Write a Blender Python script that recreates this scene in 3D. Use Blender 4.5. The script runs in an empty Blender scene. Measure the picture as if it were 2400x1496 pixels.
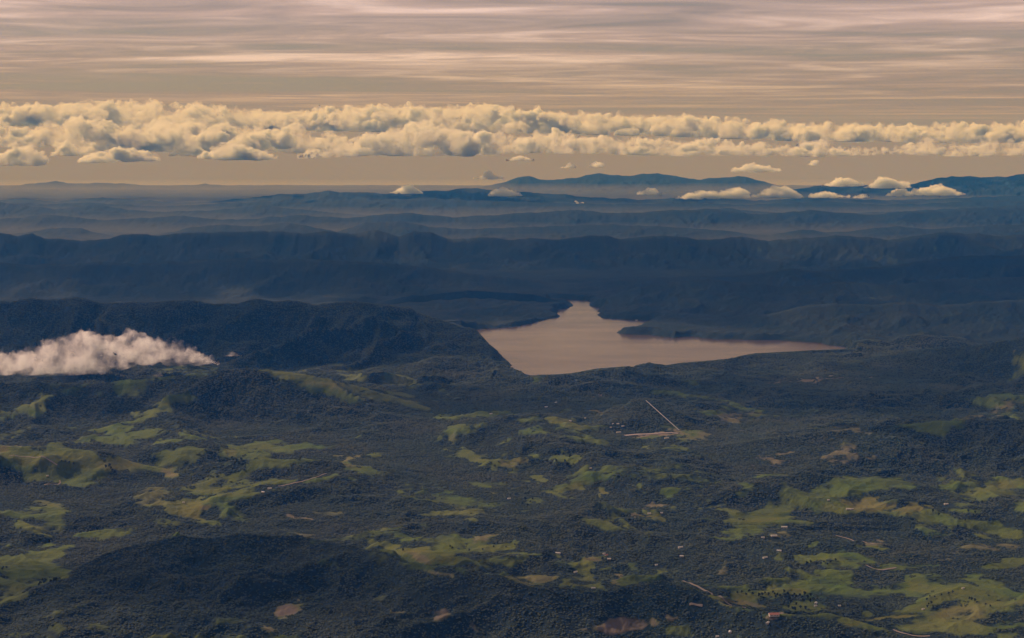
import bpy, bmesh, math, random
import numpy as np
from mathutils import Vector

random.seed(7)
rng = np.random.default_rng(7)
sc = bpy.context.scene
C = sc.collection

# ------------------------------------------------------------------ camera, sky, sun, exposure
CAM_H = 2800.0                       # metres above the lake
FPX, CX, CY, HORIZON = 3693.0, 1200.0, 748.0, 330.0
PITCH = math.atan((CY - HORIZON) / FPX)
SP, CP = math.sin(PITCH), math.cos(PITCH)
cam_data = bpy.data.cameras.new('camera')
cam_data.sensor_width = 36.0
cam_data.lens = 36.0 * FPX / 2400.0
cam_data.clip_start = 10.0
cam_data.clip_end = 900000.0
cam = bpy.data.objects.new('camera', cam_data)
cam.location = (0, 0, CAM_H)
cam.rotation_euler = (math.pi / 2 - PITCH, 0, 0)
C.objects.link(cam)
sc.camera = cam

SUN_EL, SUN_AZ = math.radians(35), math.radians(-50)    # azimuth from +Y, negative = to the left
to_sun = Vector((math.sin(SUN_AZ) * math.cos(SUN_EL), math.cos(SUN_AZ) * math.cos(SUN_EL), math.sin(SUN_EL)))

world = bpy.data.worlds.new('World')
sc.world = world
world.use_nodes = True
wn, wl = world.node_tree.nodes, world.node_tree.links
wn.clear()


def N(tree, kind, **kw):
    n = tree.nodes.new(kind)
    for k, v in kw.items():
        setattr(n, k, v)
    return n


def math_node(tree, op, a, b=None, clamp=False):
    n = N(tree, 'ShaderNodeMath', operation=op, use_clamp=clamp)
    for i, v in enumerate((a, b)):
        if v is None:
            continue
        if isinstance(v, (int, float)):
            n.inputs[i].default_value = v
        else:
            tree.links.new(v, n.inputs[i])
    return n.outputs[0]


def ramp(tree, fac, stops, interp='LINEAR'):
    r = N(tree, 'ShaderNodeValToRGB')
    r.color_ramp.interpolation = interp
    el = r.color_ramp.elements
    while len(el) < len(stops):
        el.new(0.5)
    for e, (p, c) in zip(el, stops):
        e.position = p
        e.color = (*c, 1) if len(c) == 3 else c
    tree.links.new(fac, r.inputs[0])
    return r.outputs[0]


def mixc(tree, fac, a, b):
    m = N(tree, 'ShaderNodeMix', data_type='RGBA')
    for sock, v in ((m.inputs[0], fac), (m.inputs[6], a), (m.inputs[7], b)):
        if isinstance(v, (int, float)):
            sock.default_value = v
        elif isinstance(v, tuple):
            sock.default_value = (*v, 1)
        else:
            tree.links.new(v, sock)
    return m.outputs[2]


def build_world():
    t = world.node_tree
    sky = N(t, 'ShaderNodeTexSky', sky_type='NISHITA', sun_disc=False)
    sky.sun_elevation = SUN_EL
    sky.sun_rotation = SUN_AZ
    sky.altitude = 2800
    sky.air_density = 1.0
    sky.dust_density = 3.0
    skyc = N(t, 'ShaderNodeVectorMath', operation='SCALE')
    t.links.new(sky.outputs[0], skyc.inputs[0])
    skyc.inputs['Scale'].default_value = 0.055
    # high layered cloud: a flat layer over the whole sky, noise in the layer's own plane
    tc = N(t, 'ShaderNodeTexCoord')
    sep = N(t, 'ShaderNodeSeparateXYZ')
    t.links.new(tc.outputs['Generated'], sep.inputs[0])
    z = math_node(t, 'MAXIMUM', sep.outputs[2], 0.012)
    px = math_node(t, 'DIVIDE', sep.outputs[0], z)
    py = math_node(t, 'DIVIDE', sep.outputs[1], z)
    comb = N(t, 'ShaderNodeCombineXYZ')
    t.links.new(px, comb.inputs[0])
    t.links.new(py, comb.inputs[1])

    def noise(scale, detail, rough, off, sx=1.0, dist=0.0):
        mp = N(t, 'ShaderNodeMapping')
        mp.inputs['Location'].default_value = off
        mp.inputs['Scale'].default_value = (sx, 1, 1)
        t.links.new(comb.outputs[0], mp.inputs[0])
        n = N(t, 'ShaderNodeTexNoise')
        n.inputs['Scale'].default_value = scale
        n.inputs['Detail'].default_value = detail
        n.inputs['Roughness'].default_value = rough
        n.inputs['Distortion'].default_value = dist
        t.links.new(mp.outputs[0], n.inputs['Vector'])
        return n.outputs['Fac']
    n1 = noise(0.15, 5, 0.52, (3.1, 8.2, 0), 0.55, 1.4)
    n2 = noise(0.55, 5, 0.55, (0.4, 1.9, 3), 0.8, 1.6)
    n3 = noise(0.07, 2, 0.5, (7.7, 2.2, 1), 0.6)
    m = math_node(t, 'ADD', math_node(t, 'MULTIPLY', n1, 0.62), math_node(t, 'MULTIPLY', n2, 0.18))
    m = math_node(t, 'ADD', m, math_node(t, 'MULTIPLY', n3, 0.45))
    cover = ramp(t, m, [(0.50, (0, 0, 0)), (0.60, (.55, .55, .55)), (0.76, (1, 1, 1))])
    ccol = ramp(t, math_node(t, 'ADD', math_node(t, 'MULTIPLY', n2, .4), math_node(t, 'MULTIPLY', n1, .6)),
                [(0.38, (.31, .205, .215)), (0.5, (.60, .405, .42)), (0.62, (1.05, .78, .86))])
    clear = mixc(t, .62, skyc.outputs[0], (.31, .24, .205))          # thin veil of dust over the blue
    col = mixc(t, cover, clear, ccol)
    # dusty band along the whole horizon
    band = ramp(t, sep.outputs[2], [(0.0, (1, 1, 1)), (0.03, (.6, .6, .6)), (0.075, (0, 0, 0))])
    col = mixc(t, band, col, (.31, .205, .17))
    bg = N(t, 'ShaderNodeBackground')
    bg.inputs[1].default_value = 1.0
    t.links.new(col, bg.inputs[0])
    out = N(t, 'ShaderNodeOutputWorld')
    t.links.new(bg.outputs[0], out.inputs[0])


build_world()
sun_data = bpy.data.lights.new('sun', 'SUN')
sun_data.energy = 5.0
sun_data.angle = math.radians(0.53)
sun_data.color = (1.0, 0.74, 0.72)
sun = bpy.data.objects.new('sun', sun_data)
sun.rotation_euler = to_sun.to_track_quat('Z', 'Y').to_euler()
C.objects.link(sun)

vs = sc.view_settings
vs.view_transform = 'Standard'
vs.look = 'None'
vs.gamma = 1.0
vs.exposure = 0.1
vs.use_curve_mapping = False
sc.cycles.max_bounces = 10
sc.cycles.volume_bounces = 5
sc.cycles.diffuse_bounces = 2
sc.cycles.transparent_max_bounces = 12
sc.cycles.use_denoising = True
sc.cycles.volume_step_rate = 1.0

# ------------------------------------------------------------------ numbers
def ray(px, py):
    """u = x/y of the sight line through a photograph pixel, dep = drop per metre of y"""
    a = (np.asarray(px, float) - CX) / FPX
    b = (CY - np.asarray(py, float)) / FPX
    yy = CP + b * SP
    return a / yy, (SP - b * CP) / yy


def at(px, py, z):
    u, dep = ray(px, py)
    y = (CAM_H - z) / dep
    return u * y, y


def project(x, y, z):
    """photograph pixel of a world point"""
    f = y * CP - (z - CAM_H) * SP
    up = y * SP + (z - CAM_H) * CP
    return CX + FPX * x / f, CY - FPX * up / f


def _hash(ix, iy, iz, seed):
    h = (ix.astype(np.int64) * 374761393 + iy.astype(np.int64) * 668265263 + iz * 2147483647 + seed * 1274126177) & 0xFFFFFFFF
    h = ((h ^ (h >> 13)) * 1274126177) & 0xFFFFFFFF
    return (h ^ (h >> 16)) & 0xFFFFFFFF


def noise2(x, y, seed=0):
    ix, iy = np.floor(x), np.floor(y)
    fx, fy = (x - ix).astype(np.float32), (y - iy).astype(np.float32)
    ix, iy = ix.astype(np.int64), iy.astype(np.int64)
    sx, sy = fx * fx * fx * (fx * (fx * 6 - 15) + 10), fy * fy * fy * (fy * (fy * 6 - 15) + 10)

    def g(dx, dy):
        a = _hash(ix + dx, iy + dy, 0, seed).astype(np.float32) * np.float32(2 * math.pi / 4294967296.0)
        return np.cos(a) * (fx - dx) + np.sin(a) * (fy - dy)
    n0 = g(0, 0) * (1 - sx) + g(1, 0) * sx
    n1 = g(0, 1) * (1 - sx) + g(1, 1) * sx
    return (n0 * (1 - sy) + n1 * sy) * 1.5


def fbm(x, y, scale, octaves=4, seed=0, gain=0.5):
    v, a, s = 0, 1.0, 1.0 / scale
    for o in range(octaves):
        v = v + a * noise2(x * s, y * s, seed + o * 17)
        a *= gain
        s *= 2.03
    return v


def ridged(x, y, scale, octaves=4, seed=0, gain=0.5):
    v, a, s, tot = 0, 1.0, 1.0 / scale, 0
    for o in range(octaves):
        n = 1 - np.abs(noise2(x * s, y * s, seed + o * 31))
        v = v + a * n * n
        tot += a
        a *= gain
        s *= 2.07
    return v / tot


def noise3(p, seed=0):
    i = np.floor(p)
    f = p - i
    i = i.astype(np.int64)
    s = f * f * f * (f * (f * 6 - 15) + 10)
    out = 0
    for dx in (0, 1):
        wx = s[:, 0] if dx else 1 - s[:, 0]
        for dy in (0, 1):
            wy = s[:, 1] if dy else 1 - s[:, 1]
            for dz in (0, 1):
                wz = s[:, 2] if dz else 1 - s[:, 2]
                h = _hash(i[:, 0] + dx, i[:, 1] + dy, i[:, 2] + dz, seed)
                gx = ((h & 255) / 127.5 - 1)
                gy = (((h >> 8) & 255) / 127.5 - 1)
                gz = (((h >> 16) & 255) / 127.5 - 1)
                out = out + wx * wy * wz * (gx * (f[:, 0] - dx) + gy * (f[:, 1] - dy) + gz * (f[:, 2] - dz))
    return out


def smooth(a, b, x):
    t = np.clip((x - a) / (b - a), 0, 1)
    return t * t * (3 - 2 * t)


# ------------------------------------------------------------------ terrain
# every ridge: crest as (photo x, photo y, distance km), front width, back width (m), floor height
def R(D, pts):
    return [(p[0], p[1], p[2] if len(p) > 2 else D) for p in pts]


RIDGES = [
    # far ranges
    (R(96, [(-500, 434), (0, 438), (60, 432), (130, 424), (180, 431), (220, 428), (300, 431), (390, 438), (480, 431), (560, 439), (630, 434), (700, 438), (850, 444), (1000, 460)]), 7000, 6000, -50),
    (R(92, [(700, 470), (1000, 452), (1120, 440), (1180, 425), (1215, 415), (1240, 412), (1270, 421), (1300, 419), (1350, 415), (1380, 409), (1400, 404), (1440, 409), (1480, 410), (1510, 405), (1540, 403), (1570, 409), (1600, 415), (1640, 420), (1680, 416), (1730, 411), (1765, 416), (1790, 424), (1830, 438), (1900, 450), (2100, 470)]), 9000, 6000, -50),
    (R(78, [(1750, 470), (1830, 447), (1880, 440), (1930, 432), (1970, 434), (2000, 428), (2060, 434), (2130, 432), (2160, 424), (2190, 416), (2230, 410), (2300, 413), (2350, 409), (2400, 404), (2560, 395), (2900, 420)]), 9000, 6000, -30),
    (R(67, [(-500, 470), (0, 469), (60, 466), (130, 472), (240, 463), (330, 470), (430, 476), (520, 470), (600, 462), (680, 455), (770, 448), (830, 451), (900, 455), (960, 449), (1040, 447), (1110, 441), (1160, 446), (1250, 452), (1400, 463), (1500, 468), (1640, 462), (1800, 470), (1900, 462), (2060, 470), (2200, 466), (2400, 458), (2900, 460)]), 7000, 5000, 0),
    (R(57, [(-500, 485), (0, 474), (60, 480), (130, 491), (180, 483), (220, 479), (300, 491), (400, 497), (480, 493), (560, 487), (620, 480), (690, 490), (800, 500), (900, 508), (1000, 520), (1100, 512), (1300, 507), (1500, 502), (1600, 496), (1700, 488), (1800, 497), (1900, 502), (2100, 496), (2250, 488), (2400, 481), (2900, 480)]), 5000, 4000, 0),
    (R(62, [(-500, 480), (0, 482), (110, 478), (200, 474), (300, 480), (400, 483), (520, 476), (640, 472), (760, 474), (850, 468), (1000, 466), (1150, 470), (1300, 475), (1450, 479), (1600, 475), (1750, 480), (1850, 473), (1950, 472), (2050, 479), (2150, 478), (2280, 470), (2400, 470), (2900, 468)]), 4500, 3500, 0),
    (R(51, [(-500, 515), (0, 513), (70, 506), (130, 503), (200, 512), (260, 517), (350, 508), (420, 507), (560, 515), (640, 508), (700, 504), (820, 511), (900, 502), (960, 499), (1060, 509), (1200, 500), (1290, 496), (1350, 491), (1420, 498), (1500, 498), (1580, 491), (1650, 489), (1780, 501), (1900, 493), (2050, 503), (2120, 494), (2200, 496), (2310, 486), (2400, 488), (2900, 485)]), 3200, 2800, 0),
    (R(45, [(-500, 545), (0, 552), (90, 540), (140, 533), (190, 534), (250, 550), (300, 560), (400, 544), (460, 530), (520, 524), (570, 529), (620, 527), (680, 520), (730, 530), (790, 541), (860, 520), (940, 517), (1010, 530), (1100, 536), (1250, 530), (1400, 524), (1550, 530), (1700, 540), (1800, 552), (1880, 537), (1950, 545), (2020, 538), (2110, 529), (2180, 537), (2260, 530), (2400, 524), (2900, 520)]), 3800, 3200, 0),
    # blue ranges behind the lake
    (R(36, [(-500, 550), (0, 545), (40, 552), (75, 544), (105, 560), (200, 562), (260, 559), (290, 549), (350, 546), (370, 551), (450, 545), (600, 540), (700, 545), (760, 541), (830, 547), (880, 538), (935, 552), (970, 541), (1010, 544), (1050, 560), (1130, 555), (1200, 562), (1240, 557), (1310, 561), (1380, 551), (1420, 550), (1450, 558), (1560, 551), (1640, 561), (1740, 554), (1800, 564), (1880, 557), (1960, 551), (2040, 556), (2080, 562), (2150, 551), (2200, 544), (2290, 546), (2340, 552), (2400, 549), (2900, 540)]), 2600, 2200, 10),
    (R(29.6, [(-500, 620), (0, 617), (120, 620), (250, 614), (340, 618), (440, 610), (560, 605), (700, 607), (830, 612), (900, 616), (1000, 626), (1100, 640), (1200, 652), (1300, 668), (1420, 660), (1560, 650), (1690, 646), (1790, 641), (1850, 630), (1900, 634), (1990, 632), (2080, 621), (2180, 611), (2230, 604), (2280, 599), (2340, 602), (2400, 597), (2900, 590)]), 2100, 1700, 8),
    (R(27, [(800, 735), (880, 712), (940, 697), (1000, 690), (1100, 681), (1180, 686), (1250, 690), (1300, 703), (1325, 708), (1347, 719)]), 2300, 1500, 4),
    (R(26.8, [(1386, 713), (1400, 702), (1440, 690), (1500, 672), (1570, 662), (1640, 655), (1700, 659), (1760, 661), (1840, 672), (1900, 668), (1980, 660), (2080, 668), (2200, 655), (2400, 648), (2900, 640)]), 2300, 1800, 6),
    (R(23.6, [(1446, 778, 23.1), (1480, 769, 23.3), (1530, 753), (1570, 750), (1640, 748), (1720, 742), (1800, 735), (1850, 724), (1895, 716), (1960, 711), (2040, 714), (2120, 709), (2200, 716), (2300, 706), (2400, 699), (2900, 690)]), 1700, 1500, 4),
    # escarpment left of the lake
    (R(21, [(-500, 690), (0, 701), (30, 702), (70, 694), (100, 698), (150, 699), (180, 696), (212, 700), (240, 707), (330, 706), (400, 703), (450, 703), (475, 707), (500, 711), (560, 709), (585, 701), (605, 698), (640, 706), (675, 702), (710, 706), (740, 712), (790, 705), (840, 707), (880, 712), (905, 713), (935, 718), (962, 720), (975, 732), (1020, 746, 20.7), (1080, 765, 20.4), (1105, 770, 20.3), (1125, 772, 20.2), (1150, 795, 20.0), (1170, 825, 19.85), (1190, 851, 19.7), (1200, 862, 19.6)]), 2300, 1700, 8),
    # near shore and the hill on the right
    (R(18.7, [(1150, 890, 17.6), (1190, 860, 18.6), (1220, 866, 18.3), (1255, 878, 18.2), (1275, 873, 18.2), (1300, 876, 18.3), (1340, 873, 18.4), (1400, 862), (1480, 856), (1500, 849), (1520, 846), (1560, 854), (1600, 848), (1660, 843), (1700, 841), (1740, 833, 19.2), (1770, 829, 19.5), (1850, 830, 19.8), (1900, 831, 20), (1990, 828, 20.2), (2080, 827, 19.9), (2200, 814, 19.4), (2290, 808, 19), (2340, 800, 18.7), (2370, 795, 18.5), (2400, 788, 18.3), (2500, 760, 18), (2900, 740, 18)]), 1900, 700, 40),
    (R(13.8, [(1700, 1045), (1850, 1022), (1950, 1010), (2050, 1000), (2150, 990), (2260, 985), (2400, 984), (2900, 960)]), 1500, 1400, 60),
    (R(15.9, [(-500, 880), (200, 900), (420, 880), (560, 862), (700, 872), (830, 902), (960, 940), (1080, 985)]), 1500, 1200, 60),
    (R(12.2, [(1830, 1178), (1890, 1158), (1950, 1131), (2040, 1119), (2120, 1128), (2200, 1152), (2290, 1170)]), 700, 700, 40),
    (R(12.8, [(-500, 1050), (0, 1040), (120, 1048), (250, 1060), (340, 1090), (420, 1110)]), 900, 900, 50),
    (R(12.6, [(380, 1120), (480, 1090), (620, 1072), (760, 1080), (900, 1100), (1000, 1125)]), 900, 900, 50),
    # dark forest ridge in the foreground
    (R(9.62, [(-500, 1500, 8.23), (0, 1412, 8.70), (60, 1392, 8.88), (150, 1350, 9.16), (250, 1292, 9.44), (330, 1272), (400, 1261), (560, 1250), (700, 1256), (830, 1276, 9.44), (900, 1300, 9.26), (950, 1318, 9.07), (1080, 1331, 8.88), (1200, 1358, 8.70), (1300, 1384, 8.60), (1420, 1386, 8.60), (1480, 1376, 8.70), (1540, 1363, 8.70), (1620, 1380, 8.60), (1700, 1418, 8.42), (1800, 1440, 8.23), (1950, 1440, 8.23), (2060, 1470, 8.13), (2150, 1500, 7.95), (2400, 1560, 7.76)]), 1500, 1000, 45),
    (R(9.4, [(1930, 1520, 8.5), (2050, 1462, 8.75), (2110, 1430, 8.95), (2180, 1398, 9.12), (2250, 1374, 9.3), (2320, 1384, 9.25), (2400, 1398, 9.15), (2600, 1420, 9.0)]), 800, 700, 50),
]

LAKE_PX = [(1060, 776), (1128, 772), (1160, 770), (1205, 767), (1222, 762), (1290, 748), (1310, 743), (1303, 736), (1306, 730), (1303, 726), (1330, 723), (1348, 718), (1337, 711), (1306, 706), (1286, 701),
           (1340, 702), (1388, 704), (1382, 712), (1380, 716), (1412, 722), (1402, 736), (1418, 746), (1500, 750), (1538, 754), (1512, 761), (1490, 768), (1455, 774), (1446, 779), (1465, 783), (1520, 785), (1580, 790), (1620, 788),
           (1660, 793), (1700, 796), (1800, 797), (1880, 801), (1930, 804), (1935, 808), (1965, 811), (1995, 816),
           (1960, 830), (1800, 845), (1700, 858), (1560, 876), (1480, 878), (1340, 895), (1290, 897), (1250, 895), (1215, 880), (1197, 859), (1180, 842), (1150, 815), (1108, 790)]
lx, ly = at([p[0] for p in LAKE_PX], [p[1] for p in LAKE_PX], 0.0)
LAKE = np.stack([lx, ly], 1)


def poly_sd(x, y, poly):
    """signed distance to a polygon, negative inside"""
    d = np.full(x.shape, 1e18)
    inside = np.zeros(x.shape, bool)
    n = len(poly)
    for i in range(n):
        x0, y0 = poly[i]
        x1, y1 = poly[(i + 1) % n]
        ex, ey = x1 - x0, y1 - y0
        t = np.clip(((x - x0) * ex + (y - y0) * ey) / (ex * ex + ey * ey), 0, 1)
        dd = (x - x0 - t * ex) ** 2 + (y - y0 - t * ey) ** 2
        np.minimum(d, dd, out=d)
        cond = (y0 > y) != (y1 > y)
        if y1 != y0:
            inside ^= cond & (x < ex * (y - y0) / ey + x0)
    d = np.sqrt(d)
    return np.where(inside, -d, d)


def terrain(x, y):
    u = x / y
    far = smooth(18000, 36000, y)
    near = 1 - far
    # domain warp so that slopes get spurs and gullies
    wx = fbm(x, y, 2400, 3, 5)
    wy = fbm(x, y, 2400, 3, 9)
    xw, yw = x + wx * 420, y + wy * 420
    rg = ridged(xw, yw, 1500, 5, 3)                 # 0..1
    rg2 = ridged(xw, yw, 5200, 4, 13)
    roll = fbm(xw, yw, 1900, 5, 21, 0.46)
    small = ridged(x + wx * 90, y + wy * 90, 420, 4, 41, 0.5)
    base_n = 80 + 115 * roll + 155 * (rg - .6) + 42 * (small - .6)
    base_f = 36 + 90 * np.maximum(rg2 - .5, 0) + 36 * (rg - .5) + 24 * roll
    z = base_n * near + base_f * far
    z = np.maximum(z, 14)
    spur = (rg - .62)
    for pts, wf, wb, floor in RIDGES:
        pu, dep = ray([p[0] for p in pts], [p[1] for p in pts])
        D = np.array([p[2] for p in pts]) * 1000.0
        hc = CAM_H - dep * D
        Di = np.interp(u, pu, D)
        Hi = np.maximum(np.interp(u, pu, hc), floor)
        jag = np.where(Di > 22000, 1.0, 0.0) * np.minimum(1, np.maximum(Hi - floor, 0) / 150.0)
        Hi = Hi + jag * (Di / 40000.0) * (26 * noise2(x / (Di * .02), Di * .001 + u * 0, 501) + 20 * noise2(x / (Di * .0075), Di * .001 + u * 0, 503) + 9 * noise2(x / (Di * .003), Di * .001 + u * 0, 505))
        # taper past the ends
        e = np.clip(np.maximum(pu[0] - u, u - pu[-1]) * Di / 900.0, 0, 1)
        Hi = Hi * (1 - e) + (floor - 60) * e
        t = (y - Di)
        t = np.where(t < 0, -t / wf, t / wb)
        m = t < 1.6
        tt = t + np.clip(t * 2.2, 0, 1) * (-spur * np.where(Di > 22000, .45, 1.0) + wx * .10)
        prof = np.clip(1 - tt, 0, 1)
        prof = prof ** 1.25 * (1 - 0.18 * np.sin(np.clip(tt, 0, 1) * math.pi))
        crest = (small - .6) * np.minimum(46, (Hi - floor) * .22 + 3) * np.clip(np.where(Di > 17000, .25, .8) + t * 3, 0, 1) * (0.4 + .6 * near)
        h = floor + (Hi - floor) * prof + crest
        k = 30.0
        zz = np.where(m, np.maximum(z, h) + np.maximum(k - np.abs(z - h), 0) ** 2 / (4 * k) * np.clip(t * 2, 0, 1), z)
        # nothing of the floor noise may stand above the crest right at the crest
        z = np.where((t < .12) & (Di > 17000), np.minimum(zz, np.maximum(h, Hi + 4)), zz)
    sd = poly_sd(x + 60 * noise2(x / 300, y / 300, 77) + 25 * noise2(x / 90, y / 90, 78), y + 90 * noise2(x / 420, y / 420, 79), LAKE)
    shore = np.clip(sd / 500.0, 0, 1)
    z = np.where(sd > 0, np.minimum(z, 4 + sd * .95) , z)
    z = np.where(sd > 0, np.maximum(z, 2 + 6 * shore), np.minimum(-2 + sd * .05, -2))
    # the spurs before the lake stay below the shore ridge
    pu, dp = ray([1195, 1220, 1255, 1300, 1340, 1400, 1480, 1520, 1560, 1600, 1660, 1700, 1770, 1850, 1900, 1990, 2010], [862, 868, 879, 878, 875, 864, 858, 849, 856, 850, 845, 841, 828, 824, 821, 818, 816])
    cap = CAM_H - np.interp(u, pu, dp) * y - 9
    ok = (u > pu[0]) & (u < pu[-1]) & (y > 14500) & (y < 20900) & (sd > 0)
    z = np.where(ok, np.minimum(z, np.maximum(cap, 3)), z)
    fall = smooth(97000, 110000, y)
    return z * (1 - fall) - 420 * fall


NU, NV = 1180, 820
U_MAX = 0.46
us = np.linspace(-U_MAX, U_MAX, NU)
dep_lin = np.linspace(0.425, CAM_H / 112000.0, 4000)
y_tab = CAM_H / dep_lin
# rows: mostly even in the picture, denser on the far ranges
wgt = 1.0 + 0.9 * smooth(30000, 60000, y_tab) + .25 * smooth(18000, 24000, y_tab)
cum = np.concatenate([[0], np.cumsum(wgt[1:])])
ys = np.interp(np.linspace(0, cum[-1], NV), cum, y_tab)
UU, YY = np.meshgrid(us, ys)
XX = UU * YY
ZZ = terrain(XX, YY)


def level_strip(ax, ay, az, bx, by, bz, w):
    """the ground graded evenly along a line"""
    ex, ey = bx - ax, by - ay
    t = np.clip(((XX - ax) * ex + (YY - ay) * ey) / (ex * ex + ey * ey), 0, 1)
    d = np.hypot(XX - ax - t * ex, (YY - ay - t * ey))
    k = smooth(w * 2.6, w, d)
    ZZ[:] = ZZ * (1 - k) + (az + (bz - az) * t) * k


PIPE_A = (*(float(v) for v in at(1514, 940, 265.0)), 265.0)
PIPE_B = (*(float(v) for v in at(1592, 1010, 105.0)), 105.0)
SAND_A = (*(float(v) for v in at(1466, 1021, 96.0)), 96.0)
SAND_B = (*(float(v) for v in at(1592, 1017, 96.0)), 96.0)
level_strip(*SAND_A, *SAND_B, 170)
level_strip(*PIPE_A, *PIPE_B, 130)


def ground_z(x, y, F=None):
    F = ZZ if F is None else F
    x, y = np.asarray(x, float), np.asarray(y, float)
    fu = np.clip((x / y + U_MAX) / (2 * U_MAX) * (NU - 1), 0, NU - 1.001)
    fv = np.clip(np.interp(y, ys, np.arange(NV)), 0, NV - 1.001)
    iu, iv = fu.astype(int), fv.astype(int)
    a, b = fu - iu, fv - iv
    return (F[iv, iu] * (1 - a) * (1 - b) + F[iv, iu + 1] * a * (1 - b) + F[iv + 1, iu] * (1 - a) * b + F[iv + 1, iu + 1] * a * b)


def on_ground(px, py):
    """first point where the sight line through a photograph pixel meets the terrain"""
    u, dep = ray(px, py)
    yy = np.geomspace(7000, 60000, 6000)
    zz = ground_z(u * yy, yy)
    k = np.argmax(zz > CAM_H - dep * yy)
    y = float(yy[max(k, 1)])
    return float(u * y), y, float(ground_z(u * y, y))


# ---- land cover: pasture / yellowed grass / bare soil patches with a shape of their own
TA, TB, TC = (0, 980, 2.899), (800, 980, 2.899), (1600, 980, 2.899)
TM, TR, TL = (800, 600, 2.9925), (1600, 600, 2.9925), (0, 480, 2.9925)
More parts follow.
